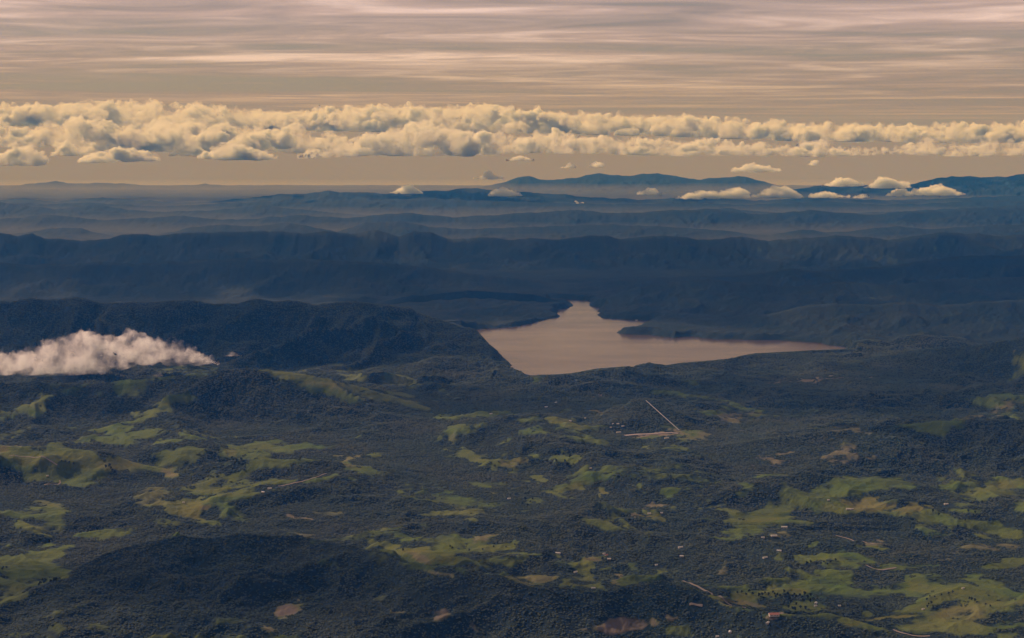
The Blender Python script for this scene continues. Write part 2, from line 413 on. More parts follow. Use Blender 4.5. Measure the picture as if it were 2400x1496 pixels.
# tile, x, y, rx, ry, tilt deg, amount, yellow, bare
PATCH = [
    (TA, 820, 110, 190, 50, -5, .8, .2, 0), (TA, 1080, 140, 90, 25, 0, .7, .2, 0), (TA, 1760, 170, 120, 50, -10, .6, .2, 0), (TA, 1580, 225, 70, 20, 0, .7, .6, 0),
    (TA, 450, 220, 100, 40, 5, .7, .3, 0), (TA, 30, 210, 50, 25, 10, .7, .7, .3), (TA, 250, 280, 220, 45, 8, .75, .5, 0), (TA, 560, 300, 220, 55, 12, .9, .5, 0),
    (TA, 800, 330, 140, 35, 12, .95, .9, 0), (TA, 520, 400, 260, 55, 0, .9, .25, 0), (TA, 1150, 290, 170, 60, -15, .7, .3, 0), (TA, 1120, 370, 45, 25, -20, .8, .8, .4),
    (TA, 1500, 400, 230, 45, -8, .9, .6, 0), (TA, 1650, 455, 310, 40, -8, .85, .5, 0), (TA, 1850, 320, 270, 30, -8, .6, .3, 0), (TA, 2150, 400, 130, 22, -15, .7, .3, 0),
    (TA, 1350, 560, 55, 20, 0, .7, .5, 0), (TA, 1000, 540, 130, 60, 20, .55, .5, .2), (TA, 1250, 620, 140, 50, 18, .9, .8, 0), (TA, 1400, 615, 55, 14, 0, .9, 1, .3),
    (TA, 320, 625, 95, 42, 12, .9, .8, .5), (TA, 290, 660, 180, 70, 0, .5, .2, 0), (TA, 300, 750, 130, 50, 5, .6, .5, 0), (TA, 820, 775, 110, 22, 8, .6, .2, 0), (TA, 1460, 700, 55, 18, 5, .6, .3, 0),
    (TA, 220, 850, 60, 25, 5, .55, .2, 0), (TA, 230, 980, 280, 75, -10, .95, .35, 0), (TA, 100, 1050, 160, 80, -10, .9, .4, 0), (TA, 330, 1090, 140, 42, -12, .9, .4, 0), (TA, 80, 1190, 140, 55, -15, 1, .7, 0),
    (TA, 1990, 1320, 115, 45, -8, .9, .3, 1), (TA, 1740, 1425, 75, 13, 0, .7, .4, .5), (TA, 2000, 665, 40, 20, -20, .7, .7, .7), (TA, 2110, 1235, 32, 9, 0, .7, .3, .6), (TA, 1520, 835, 25, 14, 20, .6, .3, .6), (TA, 2150, 790, 110, 14, 4, .5, .4, .4), (TA, 2230, 650, 130, 40, 10, .4, .4, .3),
    (TB, 40, 285, 50, 35, 10, .85, .9, .5), (TB, 90, 370, 110, 60, 0, .5, .3, 0), (TB, 760, 150, 90, 18, 35, .6, .3, .2), (TB, 920, 260, 180, 42, 27, .75, .35, 0), (TB, 1060, 310, 150, 35, 20, .7, .5, 0), (TB, 1190, 310, 65, 28, 0, .7, .8, .2),
    (TB, 1090, 365, 80, 16, 10, .9, .6, 0), (TB, 1290, 255, 100, 22, 12, .75, .5, 0), (TB, 1500, 270, 120, 45, 20, .85, .5, 0), (TB, 1320, 410, 120, 12, 6, .8, .5, 0), (TB, 1470, 525, 95, 22, 14, .9, .5, 0), (TB, 1620, 470, 100, 28, -30, .85, .5, 0),
    (TB, 1810, 500, 50, 28, -20, .95, .9, 0), (TB, 1260, 570, 60, 40, 0, .6, .4, 0), (TB, 1030, 520, 45, 10, 5, .6, .3, .2), (TB, 2180, 510, 100, 28, -18, .6, .1, 0), (TB, 2160, 650, 55, 35, -40, .85, .8, 0), (TB, 1830, 660, 100, 28, -15, .65, .4, 0),
    (TB, 2050, 600, 90, 9, -10, .6, .6, .6), (TB, 2060, 655, 60, 9, 2, .7, .5, .7), (TB, 820, 655, 150, 26, 10, .5, .4, .1), (TB, 330, 890, 110, 26, 22, .7, .5, 0), (TB, 520, 910, 105, 38, 10, .95, .75, 0), (TB, 700, 960, 130, 22, -3, .85, .5, 0),
    (TB, 820, 880, 170, 55, 0, .6, .2, 0), (TB, 1150, 870, 115, 36, -8, .85, .5, 0), (TB, 980, 820, 60, 22, -8, .6, .5, .4), (TB, 1140, 970, 70, 28, 0, .65, .4, 0), (TB, 1270, 940, 70, 12, 5, .7, .4, 0), (TB, 400, 810, 50, 30, -20, .6, .1, 0),
    (TB, 1530, 940, 65, 15, 6, .9, .6, 0), (TB, 1680, 1020, 95, 50, -38, .9, .45, 0), (TB, 1750, 945, 70, 20, -12, .7, .6, .5), (TB, 1600, 1120, 190, 32, 10, .65, .4, .1), (TB, 1250, 1110, 115, 20, 8, .7, .7, .3), (TB, 1850, 1080, 60, 28, 0, .6, .6, .5),
    (TB, 2050, 1085, 140, 16, -8, .7, .2, 0), (TB, 2240, 1030, 65, 36, 10, .6, .3, .1), (TB, 600, 1325, 80, 42, 15, .9, .4, .9), (TB, 800, 1455, 40, 34, -40, .95, .8, .6), (TB, 335, 1290, 38, 10, 22, .95, .7, .8), (TB, 1900, 1410, 150, 68, -10, .9, .4, .9),
    (TB, 2270, 1340, 65, 28, -10, .8, .5, .7), (TB, 2100, 1385, 60, 30, 20, .7, .4, .7), (TB, 1700, 1430, 65, 9, 4, .6, .3, .6), (TB, 2250, 1450, 110, 45, -10, .5, .2, .1), (TB, 2120, 112, 195, 11, -3, 1, .5, 1), (TB, 2050, 138, 120, 14, -2, .7, .4, 0),
    (TB, 2090, 195, 45, 15, -10, .7, .5, 0), (TB, 1560, 20, 95, 28, 10, .65, .4, .1), (TB, 260, 700, 120, 40, 10, .35, .5, .5), (TB, 200, 1190, 190, 60, 25, .35, .3, .2), (TB, 540, 960, 70, 25, 30, .4, .5, .5), (TB, 670, 1060, 80, 14, 2, .5, .5, .5),
    (TC, 90, 120, 110, 18, -18, .75, .3, 0), (TC, 550, 300, 140, 70, 5, .4, .6, .6), (TC, 720, 190, 100, 40, 0, .35, .5, .6), (TC, 1150, 270, 210, 80, 5, .35, .6, .5), (TC, 1400, 230, 130, 60, 0, .4, .5, .4), (TC, 1150, 75, 230, 22, 0, .35, .4, .5), (TC, 350, 110, 300, 30, -6, .3, .3, .4),
    (TC, 1200, 465, 310, 65, -5, .85, .2, 0), (TC, 920, 510, 120, 36, -10, .85, .25, 0), (TC, 1250, 595, 95, 38, 0, 1, 1, .1), (TC, 1370, 590, 85, 32, 0, 1, 1, .1), (TC, 1560, 615, 85, 28, -12, 1, 1, .05), (TC, 1020, 600, 130, 38, 0, .85, .4, 0),
    (TC, 650, 610, 110, 50, -25, .75, .3, 0), (TC, 150, 595, 75, 18, -5, .7, .5, 0), (TC, 320, 640, 130, 18, 3, .65, .5, 0), (TC, 330, 530, 90, 25, 10, .55, .3, 0), (TC, 600, 680, 260, 13, -6, .6, .4, 0), (TC, 430, 760, 230, 42, -8, .8, .25, 0), (TC, 330, 800, 150, 28, -10, .7, .3, 0),
    (TC, 820, 715, 40, 16, -10, .6, .4, 0), (TC, 2170, 470, 260, 45, -12, .75, .5, 0), (TC, 2050, 545, 160, 32, -10, .7, .4, 0), (TC, 1660, 690, 80, 55, -20, .9, .35, 0), (TC, 1900, 630, 110, 16, -6, .65, .3, 0), (TC, 2000, 745, 190, 42, 5, .8, .4, 0),
    (TC, 2150, 775, 130, 30, 5, .75, .4, 0), (TC, 1800, 720, 120, 42, 0, .6, .2, 0), (TC, 2320, 610, 90, 40, 0, .5, .3, 0), (TC, 865, 865, 32, 28, 0, .7, .4, 0), (TC, 1340, 855, 60, 24, 0, .6, .5, .5), (TC, 640, 960, 85, 34, -15, .65, .3, .1), (TC, 900, 975, 130, 26, -8, .75, .4, 0),
    (TC, 1070, 920, 120, 34, -15, .75, .35, 0), (TC, 1330, 890, 110, 13, 6, .9, .5, 0), (TC, 1200, 930, 150, 40, 0, .4, .05, 0), (TC, 1450, 1020, 160, 14, -5, .65, .2, 0), (TC, 1650, 1130, 95, 45, 14, .65, .3, 0), (TC, 2200, 990, 190, 24, -10, .6, .4, 0), (TC, 1650, 985, 260, 11, -2, .5, .1, 0),
    (TC, 340, 1212, 115, 33, 6, .95, .6, 0), (TC, 520, 1200, 95, 26, 0, .8, .5, 0), (TC, 650, 1165, 85, 42, -12, .75, .5, 0), (TC, 790, 1180, 75, 28, -5, .85, .6, 0), (TC, 750, 1285, 110, 30, 0, .75, .5, 0), (TC, 400, 1255, 110, 13, 8, .8, .8, .4),
    (TC, 2000, 1225, 290, 75, 10, .85, .45, 0), (TC, 2150, 1165, 100, 55, 22, .85, .15, 0), (TC, 1700, 1230, 190, 34, -20, .75, .5, 0), (TC, 1900, 1330, 210, 65, -5, .75, .7, .2), (TC, 1850, 1425, 260, 55, -3, .7, .5, .05), (TC, 2280, 1250, 90, 32, -28, .75, .6, .1),
    (TC, 1190, 1325, 60, 26, 0, .85, .5, 0), (TC, 1330, 1365, 120, 13, -2, .9, .9, .05), (TC, 1480, 1365, 65, 12, -5, .9, .9, .05), (TC, 2250, 1400, 130, 36, 0, .5, .2, 0), (TC, 2290, 1475, 80, 28, -10, .6, .4, 0), (TC, 2150, 880, 300, 32, 0, .4, .5, .4), (TC, 1850, 920, 160, 22, -6, .5, .5, .4),
    (TC, 640, 1345, 48, 13, 3, .9, .2, 1), (TC, 30, 1060, 60, 16, 5, .6, .4, .2), (TC, 240, 1030, 80, 35, 20, .4, .5, .4), (TC, 30, 1320, 60, 16, -10, .5, .3, 0), (TC, 1060, 815, 160, 12, 8, .4, .5, .6), (TC, 760, 785, 110, 28, 5, .4, .4, .4), (TC, 2130, 1100, 120, 40, 15, .6, .2, 0),
    (TM, 100, 830, 160, 55, 10, .45, .3, .1), (TM, 430, 880, 150, 45, 0, .5, .4, .1), (TM, 560, 1000, 260, 60, 5, .35, .3, .1), (TM, 60, 1430, 60, 50, 0, .4, .6, .3), (TM, 230, 960, 200, 40, 12, .35, .35, .1), (TM, 1810, 995, 60, 7, 4, .8, .3, 1), (TM, 1790, 1095, 60, 18, 10, .5, .4, .5), (TM, 755, 838, 28, 6, 5, .8, .4, .8),
    (TL, 1150, 1400, 250, 40, -6, .5, .3, 0), (TL, 320, 1400, 90, 40, 25, .5, .4, 0), (TL, 1330, 1395, 60, 16, 15, .6, .4, 0), (TL, 2100, 1180, 250, 40, 8, .3, .3, .1), (TL, 2300, 1270, 180, 20, 5, .4, .4, .2), (TL, 1350, 1160, 200, 30, 0, .3, .2, 0), (TL, 850, 1430, 220, 25, -15, .3, .3, 0), (TL, 500, 1400, 120, 25, 0, .35, .2, 0),
    (TR, 1000, 865, 130, 7, -2, .6, .4, .8), (TR, 880, 828, 70, 6, -2, .5, .4, .7), (TR, 2290, 640, 60, 16, -30, .2, .4, .4), (TR, 2200, 1090, 200, 30, -15, .3, .5, .4), (TR, 1850, 760, 130, 30, -10, .25, .5, .4), (TR, 420, 1130, 200, 25, -10, .3, .4, .5), (TR, 700, 880, 200, 4, -3, .4, .4, .6),
]
# forest that keeps clear of the noise pastures: tile, x, y, rx, ry, tilt, amount
WOODS = [(TC, 1250, 730, 370, 82, 3, 1), (TA, 1500, 1180, 1150, 270, 5, .9), (TA, 1200, 900, 700, 90, -6, .8), (TB, 1100, 1250, 900, 110, 6, .8), (TC, 600, 1420, 620, 70, 8, .8), (TC, 350, 930, 260, 70, -5, .7), (TM, 1850, 1120, 260, 70, 0, .9),
         (TC, 1300, 1080, 220, 75, 0, .7), (TC, 1400, 1230, 150, 55, -15, .5), (TA, 500, 500, 350, 50, 5, .7), (TA, 2000, 560, 420, 60, 0, .7), (TB, 700, 420, 400, 50, 15, .7), (TB, 1300, 760, 700, 60, 5, .6), (TC, 2000, 950, 180, 18, 0, .5), (TB, 1930, 1010, 120, 30, -25, .7), (TC, 2100, 180, 300, 160, 0, .9), (TR, 1200, 880, 900, 180, 0, .8)]


def box_blur(a, k):
    for ax in (0, 1):
        p = np.pad(a, [(k + 1, k) if i == ax else (0, 0) for i in (0, 1)], mode='edge')
        c = np.cumsum(p, axis=ax)
        n = a.shape[ax]
        hi = np.take(c, np.arange(2 * k + 1, 2 * k + 1 + n), axis=ax)
        lo = np.take(c, np.arange(0, n), axis=ax)
        a = (hi - lo) / (2 * k + 1)
    return a


def land_cover(x, y, z):
    """pasture amount, yellowness, bareness at world points"""
    px, py = project(x, y, z)
    wq = 44 * fbm(x, y, 520, 5, 101, .6)
    wr = 11 * fbm(x, y, 420, 5, 131, .6)
    px2, py2 = px + wq, py + wr
    zone = smooth(19500, 16000, y)
    nz = fbm(x, y, 900, 5, 151)
    nf = fbm(x, y, 210, 4, 161, .6)
    field = -0.03 + 0.85 * nz - .6 * (1 - zone) + .25 * nf
    yel = .25 + .3 * fbm(x, y, 700, 3, 171)
    bare = np.zeros_like(field)
    for tl, ex, ey, rx, ry, tilt, amt in WOODS:
        cx, cy = tl[0] + ex / tl[2], tl[1] + ey / tl[2]
        a, b = rx / tl[2], ry / tl[2]
        c, s = math.cos(math.radians(tilt)), math.sin(math.radians(tilt))
        dx, dy = px2 - cx, py2 - cy
        q = np.sqrt(((dx * c + dy * s) / a) ** 2 + ((-dx * s + dy * c) / b) ** 2)
        field = field - amt * smooth(1.25, .8, q)
    for tl, ex, ey, rx, ry, tilt, amt, ye, ba in PATCH:
        cx, cy = tl[0] + ex / tl[2], tl[1] + ey / tl[2]
        a, b = rx / tl[2], ry / tl[2]
        m = (np.abs(px - cx) < a * 2 + 60) & (np.abs(py - cy) < a + b * 2 + 30)
        if not m.any():
            continue
        c, s = math.cos(math.radians(tilt)), math.sin(math.radians(tilt))
        dx, dy = px2[m] - cx, py2[m] - cy
        q = np.sqrt(((dx * c + dy * s) / a) ** 2 + ((-dx * s + dy * c) / b) ** 2)
        w = smooth(1.5, .6, q)
        f = field[m]
        tgt = amt * 1.12 + .34 * nz[m] + .34 * nf[m]
        field[m] = np.where(w > 0, np.maximum(f, f * (1 - w) + tgt * w), f)
        yel[m] = yel[m] * (1 - w) + (ye + .25 * nz[m]) * w
        bare[m] = bare[m] * (1 - w) + ba * w
    conv = np.clip((z - box_blur(z, 9)) / 14.0, -1, 1)
    past = smooth(.0, 1.0, field + .34 * conv * zone)
    return np.clip(past, 0, 1), np.clip(yel, 0, 1), np.clip(bare, 0, 1)


PAST, YEL, BARE = land_cover(XX, YY, ZZ)


# ------------------------------------------------------------------ materials
def mat_new(name):
    m = bpy.data.materials.new(name)
    m.use_nodes = True
    m.node_tree.nodes.clear()
    out = N(m.node_tree, 'ShaderNodeOutputMaterial')
    return m, m.node_tree, out


def tex_noise(t, scale, detail=4, rough=.55, coord=None, stretch=None):
    if coord is None:
        coord = N(t, 'ShaderNodeTexCoord').outputs['Object']
    if stretch:
        mp = N(t, 'ShaderNodeMapping')
        mp.inputs['Scale'].default_value = stretch
        t.links.new(coord, mp.inputs[0])
        coord = mp.outputs[0]
    n = N(t, 'ShaderNodeTexNoise')
    n.inputs['Scale'].default_value = scale
    n.inputs['Detail'].default_value = detail
    n.inputs['Roughness'].default_value = rough
    t.links.new(coord, n.inputs['Vector'])
    return n.outputs['Fac']


def make_terrain_mat():
    m, t, out = mat_new('hillside')
    at_ = N(t, 'ShaderNodeAttribute', attribute_name='cover')
    sep = N(t, 'ShaderNodeSeparateColor')
    t.links.new(at_.outputs['Color'], sep.inputs[0])
    past, yel, bare = sep.outputs
    nbig = tex_noise(t, 1 / 900, 5, .6)
    nmid = tex_noise(t, 1 / 170, 5, .65)
    nfine = tex_noise(t, 1 / 38, 4, .7)
    forest = mixc(t, ramp(t, nbig, [(.35, (0, 0, 0)), (.68, (1, 1, 1))]), (.005, .015, .013), (.015, .022, .016))  # wood colour darkened to include the shade crowns cast on each other
    forest = mixc(t, ramp(t, nfine, [(.4, (0, 0, 0)), (.75, (.75, .75, .75))]), forest, (.020, .032, .021))
    grass = mixc(t, yel, (.050, .088, .013), (.120, .113, .022))
    grass = mixc(t, ramp(t, nmid, [(.42, (0, 0, 0)), (.7, (.8, .8, .8))]), grass, (.056, .076, .022))
    soil = mixc(t, nmid, (.12, .095, .072), (.18, .138, .105))
    open_ = mixc(t, bare, grass, soil)
    # ragged edge between wood and pasture
    edge = math_node(t, 'ADD', past, math_node(t, 'MULTIPLY', math_node(t, 'SUBTRACT', nfine, .5), .9))
    edge = math_node(t, 'ADD', edge, math_node(t, 'MULTIPLY', math_node(t, 'SUBTRACT', nmid, .5), .5))
    e = ramp(t, edge, [(.18, (0, 0, 0)), (.42, (.5, .5, .5)), (.74, (1, 1, 1))])
    col = mixc(t, e, forest, open_)
    b = N(t, 'ShaderNodeBsdfPrincipled')
    b.inputs['Roughness'].default_value = .95
    b.inputs['Specular IOR Level'].default_value = .1
    t.links.new(col, b.inputs['Base Color'])
    bump = N(t, 'ShaderNodeBump')
    bump.inputs['Distance'].default_value = 22
    bump.inputs['Strength'].default_value = .9
    t.links.new(math_node(t, 'ADD', math_node(t, 'MULTIPLY', nfine, .6), nmid), bump.inputs['Height'])
    t.links.new(bump.outputs[0], b.inputs['Normal'])
    t.links.new(b.outputs[0], out.inputs['Surface'])
    return m


def make_plain_mat(name, col, rough=.8, var=.25, scale=.2, metal=0.0):
    m, t, out = mat_new(name)
    n = tex_noise(t, scale, 3, .6)
    c2 = tuple(min(1, c * (1 + var)) for c in col)
    c1 = tuple(c * (1 - var) for c in col)
    b = N(t, 'ShaderNodeBsdfPrincipled')
    b.inputs['Roughness'].default_value = rough
    b.inputs['Metallic'].default_value = metal
    t.links.new(mixc(t, n, c1, c2), b.inputs['Base Color'])
    t.links.new(b.outputs[0], out.inputs['Surface'])
    return m


M_TER = make_terrain_mat()


def make_water_mat():
    m, t, out = mat_new('lake_water')
    b = N(t, 'ShaderNodeBsdfPrincipled')
    b.inputs['Base Color'].default_value = (.060, .040, .024, 1)
    b.inputs['Roughness'].default_value = .16
    b.inputs['IOR'].default_value = 1.2
    n = tex_noise(t, 1 / 60, 6, .7, stretch=(.5, 1, 1))
    n2 = tex_noise(t, 1 / 700, 3, .6, stretch=(.35, 1, 1))
    bump = N(t, 'ShaderNodeBump')
    bump.inputs['Distance'].default_value = 2.2
    bump.inputs['Strength'].default_value = .5
    t.links.new(n, bump.inputs['Height'])
    t.links.new(bump.outputs[0], b.inputs['Normal'])
    t.links.new(ramp(t, n2, [(.35, (.15, .15, .15)), (.7, (.24, .24, .24))]), b.inputs['Roughness'])
    t.links.new(b.outputs[0], out.inputs['Surface'])
    return m


# ------------------------------------------------------------------ helpers for objects
def tag(o, label=None, cat=None, group=None, kind=None):
    for k, v in (('label', label), ('category', cat), ('group', group), ('kind', kind)):
        if v is not None:
            o[k] = v
    return o


def mesh_obj(name, verts, faces, mat, parent=None, smooth_=False):
    me = bpy.data.meshes.new(name)
    me.from_pydata([tuple(v) for v in verts], [], faces)
    me.materials.append(mat)
    if smooth_:
        me.polygons.foreach_set('use_smooth', [True] * len(me.polygons))
    me.update()
    o = bpy.data.objects.new(name, me)
    C.objects.link(o)
    if parent:
        o.parent = parent
    return o


def grid_normals():
    gx = np.stack([np.gradient(XX, axis=1), np.gradient(YY, axis=1), np.gradient(ZZ, axis=1)], -1)
    gy = np.stack([np.gradient(XX, axis=0), np.gradient(YY, axis=0), np.gradient(ZZ, axis=0)], -1)
    n = np.cross(gx, gy)
    return n / np.linalg.norm(n, axis=-1, keepdims=True)


NRM = grid_normals()


def terrain_piece(name, label, v0, v1):
    """a strip of the hill country between two grid rows, as one sheet"""
    xs, yy_, zz = XX[v0:v1 + 1], YY[v0:v1 + 1], ZZ[v0:v1 + 1]
    nv, nu = xs.shape
    co = np.stack([xs, yy_, zz], -1).reshape(-1, 3).astype(np.float32)
    idx = np.arange(nv * nu).reshape(nv, nu)
    q = np.stack([idx[:-1, :-1], idx[:-1, 1:], idx[1:, 1:], idx[1:, :-1]], -1).reshape(-1, 4)
    me = bpy.data.meshes.new(name)
    me.vertices.add(len(co))
    me.vertices.foreach_set('co', co.ravel())
    me.loops.add(q.size)
    me.loops.foreach_set('vertex_index', q.ravel().astype(np.int32))
    me.polygons.add(len(q))
    me.polygons.foreach_set('loop_start', np.arange(0, q.size, 4, dtype=np.int32))
    me.polygons.foreach_set('use_smooth', np.ones(len(q), bool))
    me.update(calc_edges=True)
    ca = me.attributes.new('cover', 'FLOAT_COLOR', 'POINT')
    col = np.stack([PAST[v0:v1 + 1], YEL[v0:v1 + 1], BARE[v0:v1 + 1], np.ones_like(xs)], -1).reshape(-1, 4).astype(np.float32)
    ca.data.foreach_set('color', col.ravel())
    me.normals_split_custom_set_from_vertices(NRM[v0:v1 + 1].reshape(-1, 3).astype(np.float32))
    me.materials.append(M_TER)
    o = bpy.data.objects.new(name, me)
    C.objects.link(o)
    tag(o, label, None, None, 'structure')
    return o


def row(y_m):
    return int(np.argmin(np.abs(ys - y_m)))


cuts = [0, row(22300), row(38500), row(70000), NV - 1]
terrain_piece('valley_terrain', 'green and dark wooded hills with pastures in front of the lake', cuts[0], cuts[1])
terrain_piece('hills', 'blue wooded hills around and behind the lake', cuts[1], cuts[2])
terrain_piece('hill_ranges', 'grey blue hill ranges fading into haze behind the lake hills', cuts[2], cuts[3])
terrain_piece('mountains', 'faint greenish mountains far away under the cloud bank', cuts[3], cuts[4])

# the land outside and beyond the surveyed wedge
def ground_sheet():
    rad = [0, 20000, 40000, 60000, 80000, 95000, 110000, 130000, 150000]
    K = 96
    vs_, fs = [(0, 0, -120)], []
    for r_ in rad[1:]:
        z = -120 - max(0, r_ - 20000) ** 2 / (2 * 6371000.0)          # the land drops away with the curve of the earth
        vs_ += [(r_ * math.cos(2 * math.pi * k / K), r_ * math.sin(2 * math.pi * k / K), z) for k in range(K)]
    fs += [(0, 1 + k, 1 + (k + 1) % K) for k in range(K)]
    for i in range(len(rad) - 2):
        o0, o1 = 1 + i * K, 1 + (i + 1) * K
        fs += [(o0 + k, o1 + k, o1 + (k + 1) % K, o0 + (k + 1) % K) for k in range(K)]
    return mesh_obj('ground', vs_, fs, make_plain_mat('far_ground', (.022, .028, .018), .95, .4, 1 / 3000), None, True)


g = ground_sheet()
tag(g, 'dark wooded plain reaching to the horizon', None, None, 'structure')

# water
wy0, wy1 = LAKE[:, 1].min() - 500, LAKE[:, 1].max() + 300
wx0, wx1 = LAKE[:, 0].min() - 300, LAKE[:, 0].max() + 300
w = mesh_obj('lake', [(wx0, wy0, 0), (wx1, wy0, 0), (wx1, wy1, 0), (wx0, wy1, 0)], [(0, 1, 2, 3)], make_water_mat())
tag(w, 'calm tan lake between dark wooded hills', None, None, 'structure')

#@@OBJECTS
# ------------------------------------------------------------------ roads and tracks
M_ROAD = make_plain_mat('pale_dirt', (.16, .13, .10), .95, .25, .02)


CLEAR = []          # corridors without trees


def road(name, label, tile, pts, width, lift=2.5, mat=None, kind='structure'):
    P = [on_ground(tile[0] + ex / tile[2], tile[1] + ey / tile[2]) for ex, ey in pts]
    P = np.array([(a, b) for a, b, c in P])
    seg = np.concatenate([[0], np.cumsum(np.hypot(*np.diff(P, axis=0).T))])
    n = max(8, int(seg[-1] / 30))
    s = np.linspace(0, seg[-1], n)
    # smooth polyline
    x, y = np.interp(s, seg, P[:, 0]), np.interp(s, seg, P[:, 1])
    for _ in range(4):
        x[1:-1] = .25 * x[:-2] + .5 * x[1:-1] + .25 * x[2:]
        y[1:-1] = .25 * y[:-2] + .5 * y[1:-1] + .25 * y[2:]
    CLEAR.append((x.copy(), y.copy(), width * .5 + 13))
    tx, ty = np.gradient(x), np.gradient(y)
    L = np.hypot(tx, ty)
    nx, ny = -ty / L, tx / L
    wv = width * (1 + .2 * np.sin(s / 90))
    vs_, fs = [], []
    for i in range(n):
        for sg in (-.5, 0, .5):
            qx, qy = x[i] + nx[i] * wv[i] * sg, y[i] + ny[i] * wv[i] * sg
            vs_.append((qx, qy, float(ground_z(qx, qy)) + lift))
    for i in range(n - 1):
        for k in (0, 1):
            fs.append((i * 3 + k, i * 3 + k + 1, (i + 1) * 3 + k + 1, (i + 1) * 3 + k))
    o = mesh_obj(name, vs_, fs, mat or M_ROAD)
    tag(o, label, None, None, kind)
    return o


road('dirt_road', 'pale dirt road along the foreground ridge on the right', TC, [(0, 1108), (60, 1130), (130, 1160), (200, 1195), (250, 1225), (330, 1275), (430, 1290)], 16)
road('dirt_road', 'tan track over the saddle below the grass knoll', TC, [(1245, 1000), (1280, 1022), (1330, 1040), (1390, 1030), (1450, 1018)], 14)
road('dirt_road', 'pale track along the right hillside under the lake', TR, [(640, 895), (760, 880), (900, 868), (1020, 862), (1150, 856), (1260, 862), (1330, 850)], 18)
road('dirt_road', 'winding track on the left green hillside', TA, [(60, 262), (180, 262), (290, 268), (345, 285), (355, 308), (390, 325)], 10)
road('dirt_road', 'hooked track on the slope below the left green hillside', TA, [(300, 455), (360, 458), (415, 450), (432, 438), (405, 425)], 10)
road('dirt_road', 'thin track along the crest of the left middle pasture', TA, [(1890, 465), (1990, 445), (2080, 428), (2150, 405), (2220, 380)], 12)
road('dirt_road', 'track at the foot of the lower right hill', TC, [(1430, 1440), (1480, 1465), (1560, 1485), (1680, 1482)], 12)
road('dirt_road', 'tan track crossing the woods below the dark wood', TC, [(1040, 800), (1100, 815), (1160, 830), (1230, 850), (1300, 860)], 12)
road('dirt_road', 'short pale track among the woods on the bottom edge', TC, [(45, 1270), (90, 1272), (135, 1278)], 14)

road('sand_bank', 'long pale sandy strip at the foot of the straight pipeline', TB, [(1925, 122), (1990, 114), (2060, 112), (2130, 108), (2200, 101), (2290, 106)], 46, 4, make_plain_mat('pale_sand', (.21, .17, .145), .95, .2, .01))

# ------------------------------------------------------------------ straight pipeline down the slope
M_PIPE = make_plain_mat('pale_pipe', (.15, .145, .135), .6, .1, .05)


def pipeline():
    a, b = PIPE_A, PIPE_B
    A, B = Vector((a[0], a[1], 0)), Vector((b[0], b[1], 0))
    n = 40
    CLEAR.append((np.linspace(a[0], b[0], 60), np.linspace(a[1], b[1], 60), 26))
    e = bpy.data.objects.new('pipeline', None)
    e.location = (b[0], b[1], b[2])
    C.objects.link(e)
    tag(e, 'straight pale pipeline running down the dark slope to the sandy strip', 'pipeline')
    d = (B - A).normalized()
    s = Vector((-d.y, d.x, 0))
    tt = np.linspace(0, 1, n + 1)
    gz = np.array([float(ground_z(*A.lerp(B, k)[:2])) for k in tt])
    line = gz[0] + (gz[-1] - gz[0]) * tt
    line = gz + 5
    vs_, fs = [], []
    K = 8
    for i in range(n + 1):
        p = A.lerp(B, i / n)
        z = float(line[i])
        for k in range(K):
            an = 2 * math.pi * k / K
            q = p + s * (3.6 * math.cos(an)) + Vector((0, 0, z + 3.6 * math.sin(an)))
            vs_.append(q - e.location)
    for i in range(n):
        for k in range(K):
            fs.append((i * K + k, i * K + (k + 1) % K, (i + 1) * K + (k + 1) % K, (i + 1) * K + k))
    mesh_obj('pipe', vs_, fs, M_PIPE, e, True)
    for i in range(2, n, 4):
        p = A.lerp(B, i / n)
        z = float(ground_z(p.x, p.y))
        c = p + Vector((0, 0, z)) - e.location
        vv = [c + s * (9 * sx) + d * (3 * sy) + Vector((0, 0, h)) for h in (-3, float(line[i] - z) - 2.5) for sx, sy in ((-1, -1), (1, -1), (1, 1), (-1, 1))]
        mesh_obj('support_block', vv, [(0, 3, 2, 1), (4, 5, 6, 7), (0, 1, 5, 4), (1, 2, 6, 5), (2, 3, 7, 6), (3, 0, 4, 7)], M_PIPE, e)


pipeline()

def T(tile, ex, ey):
    return tile[0] + ex / tile[2], tile[1] + ey / tile[2]


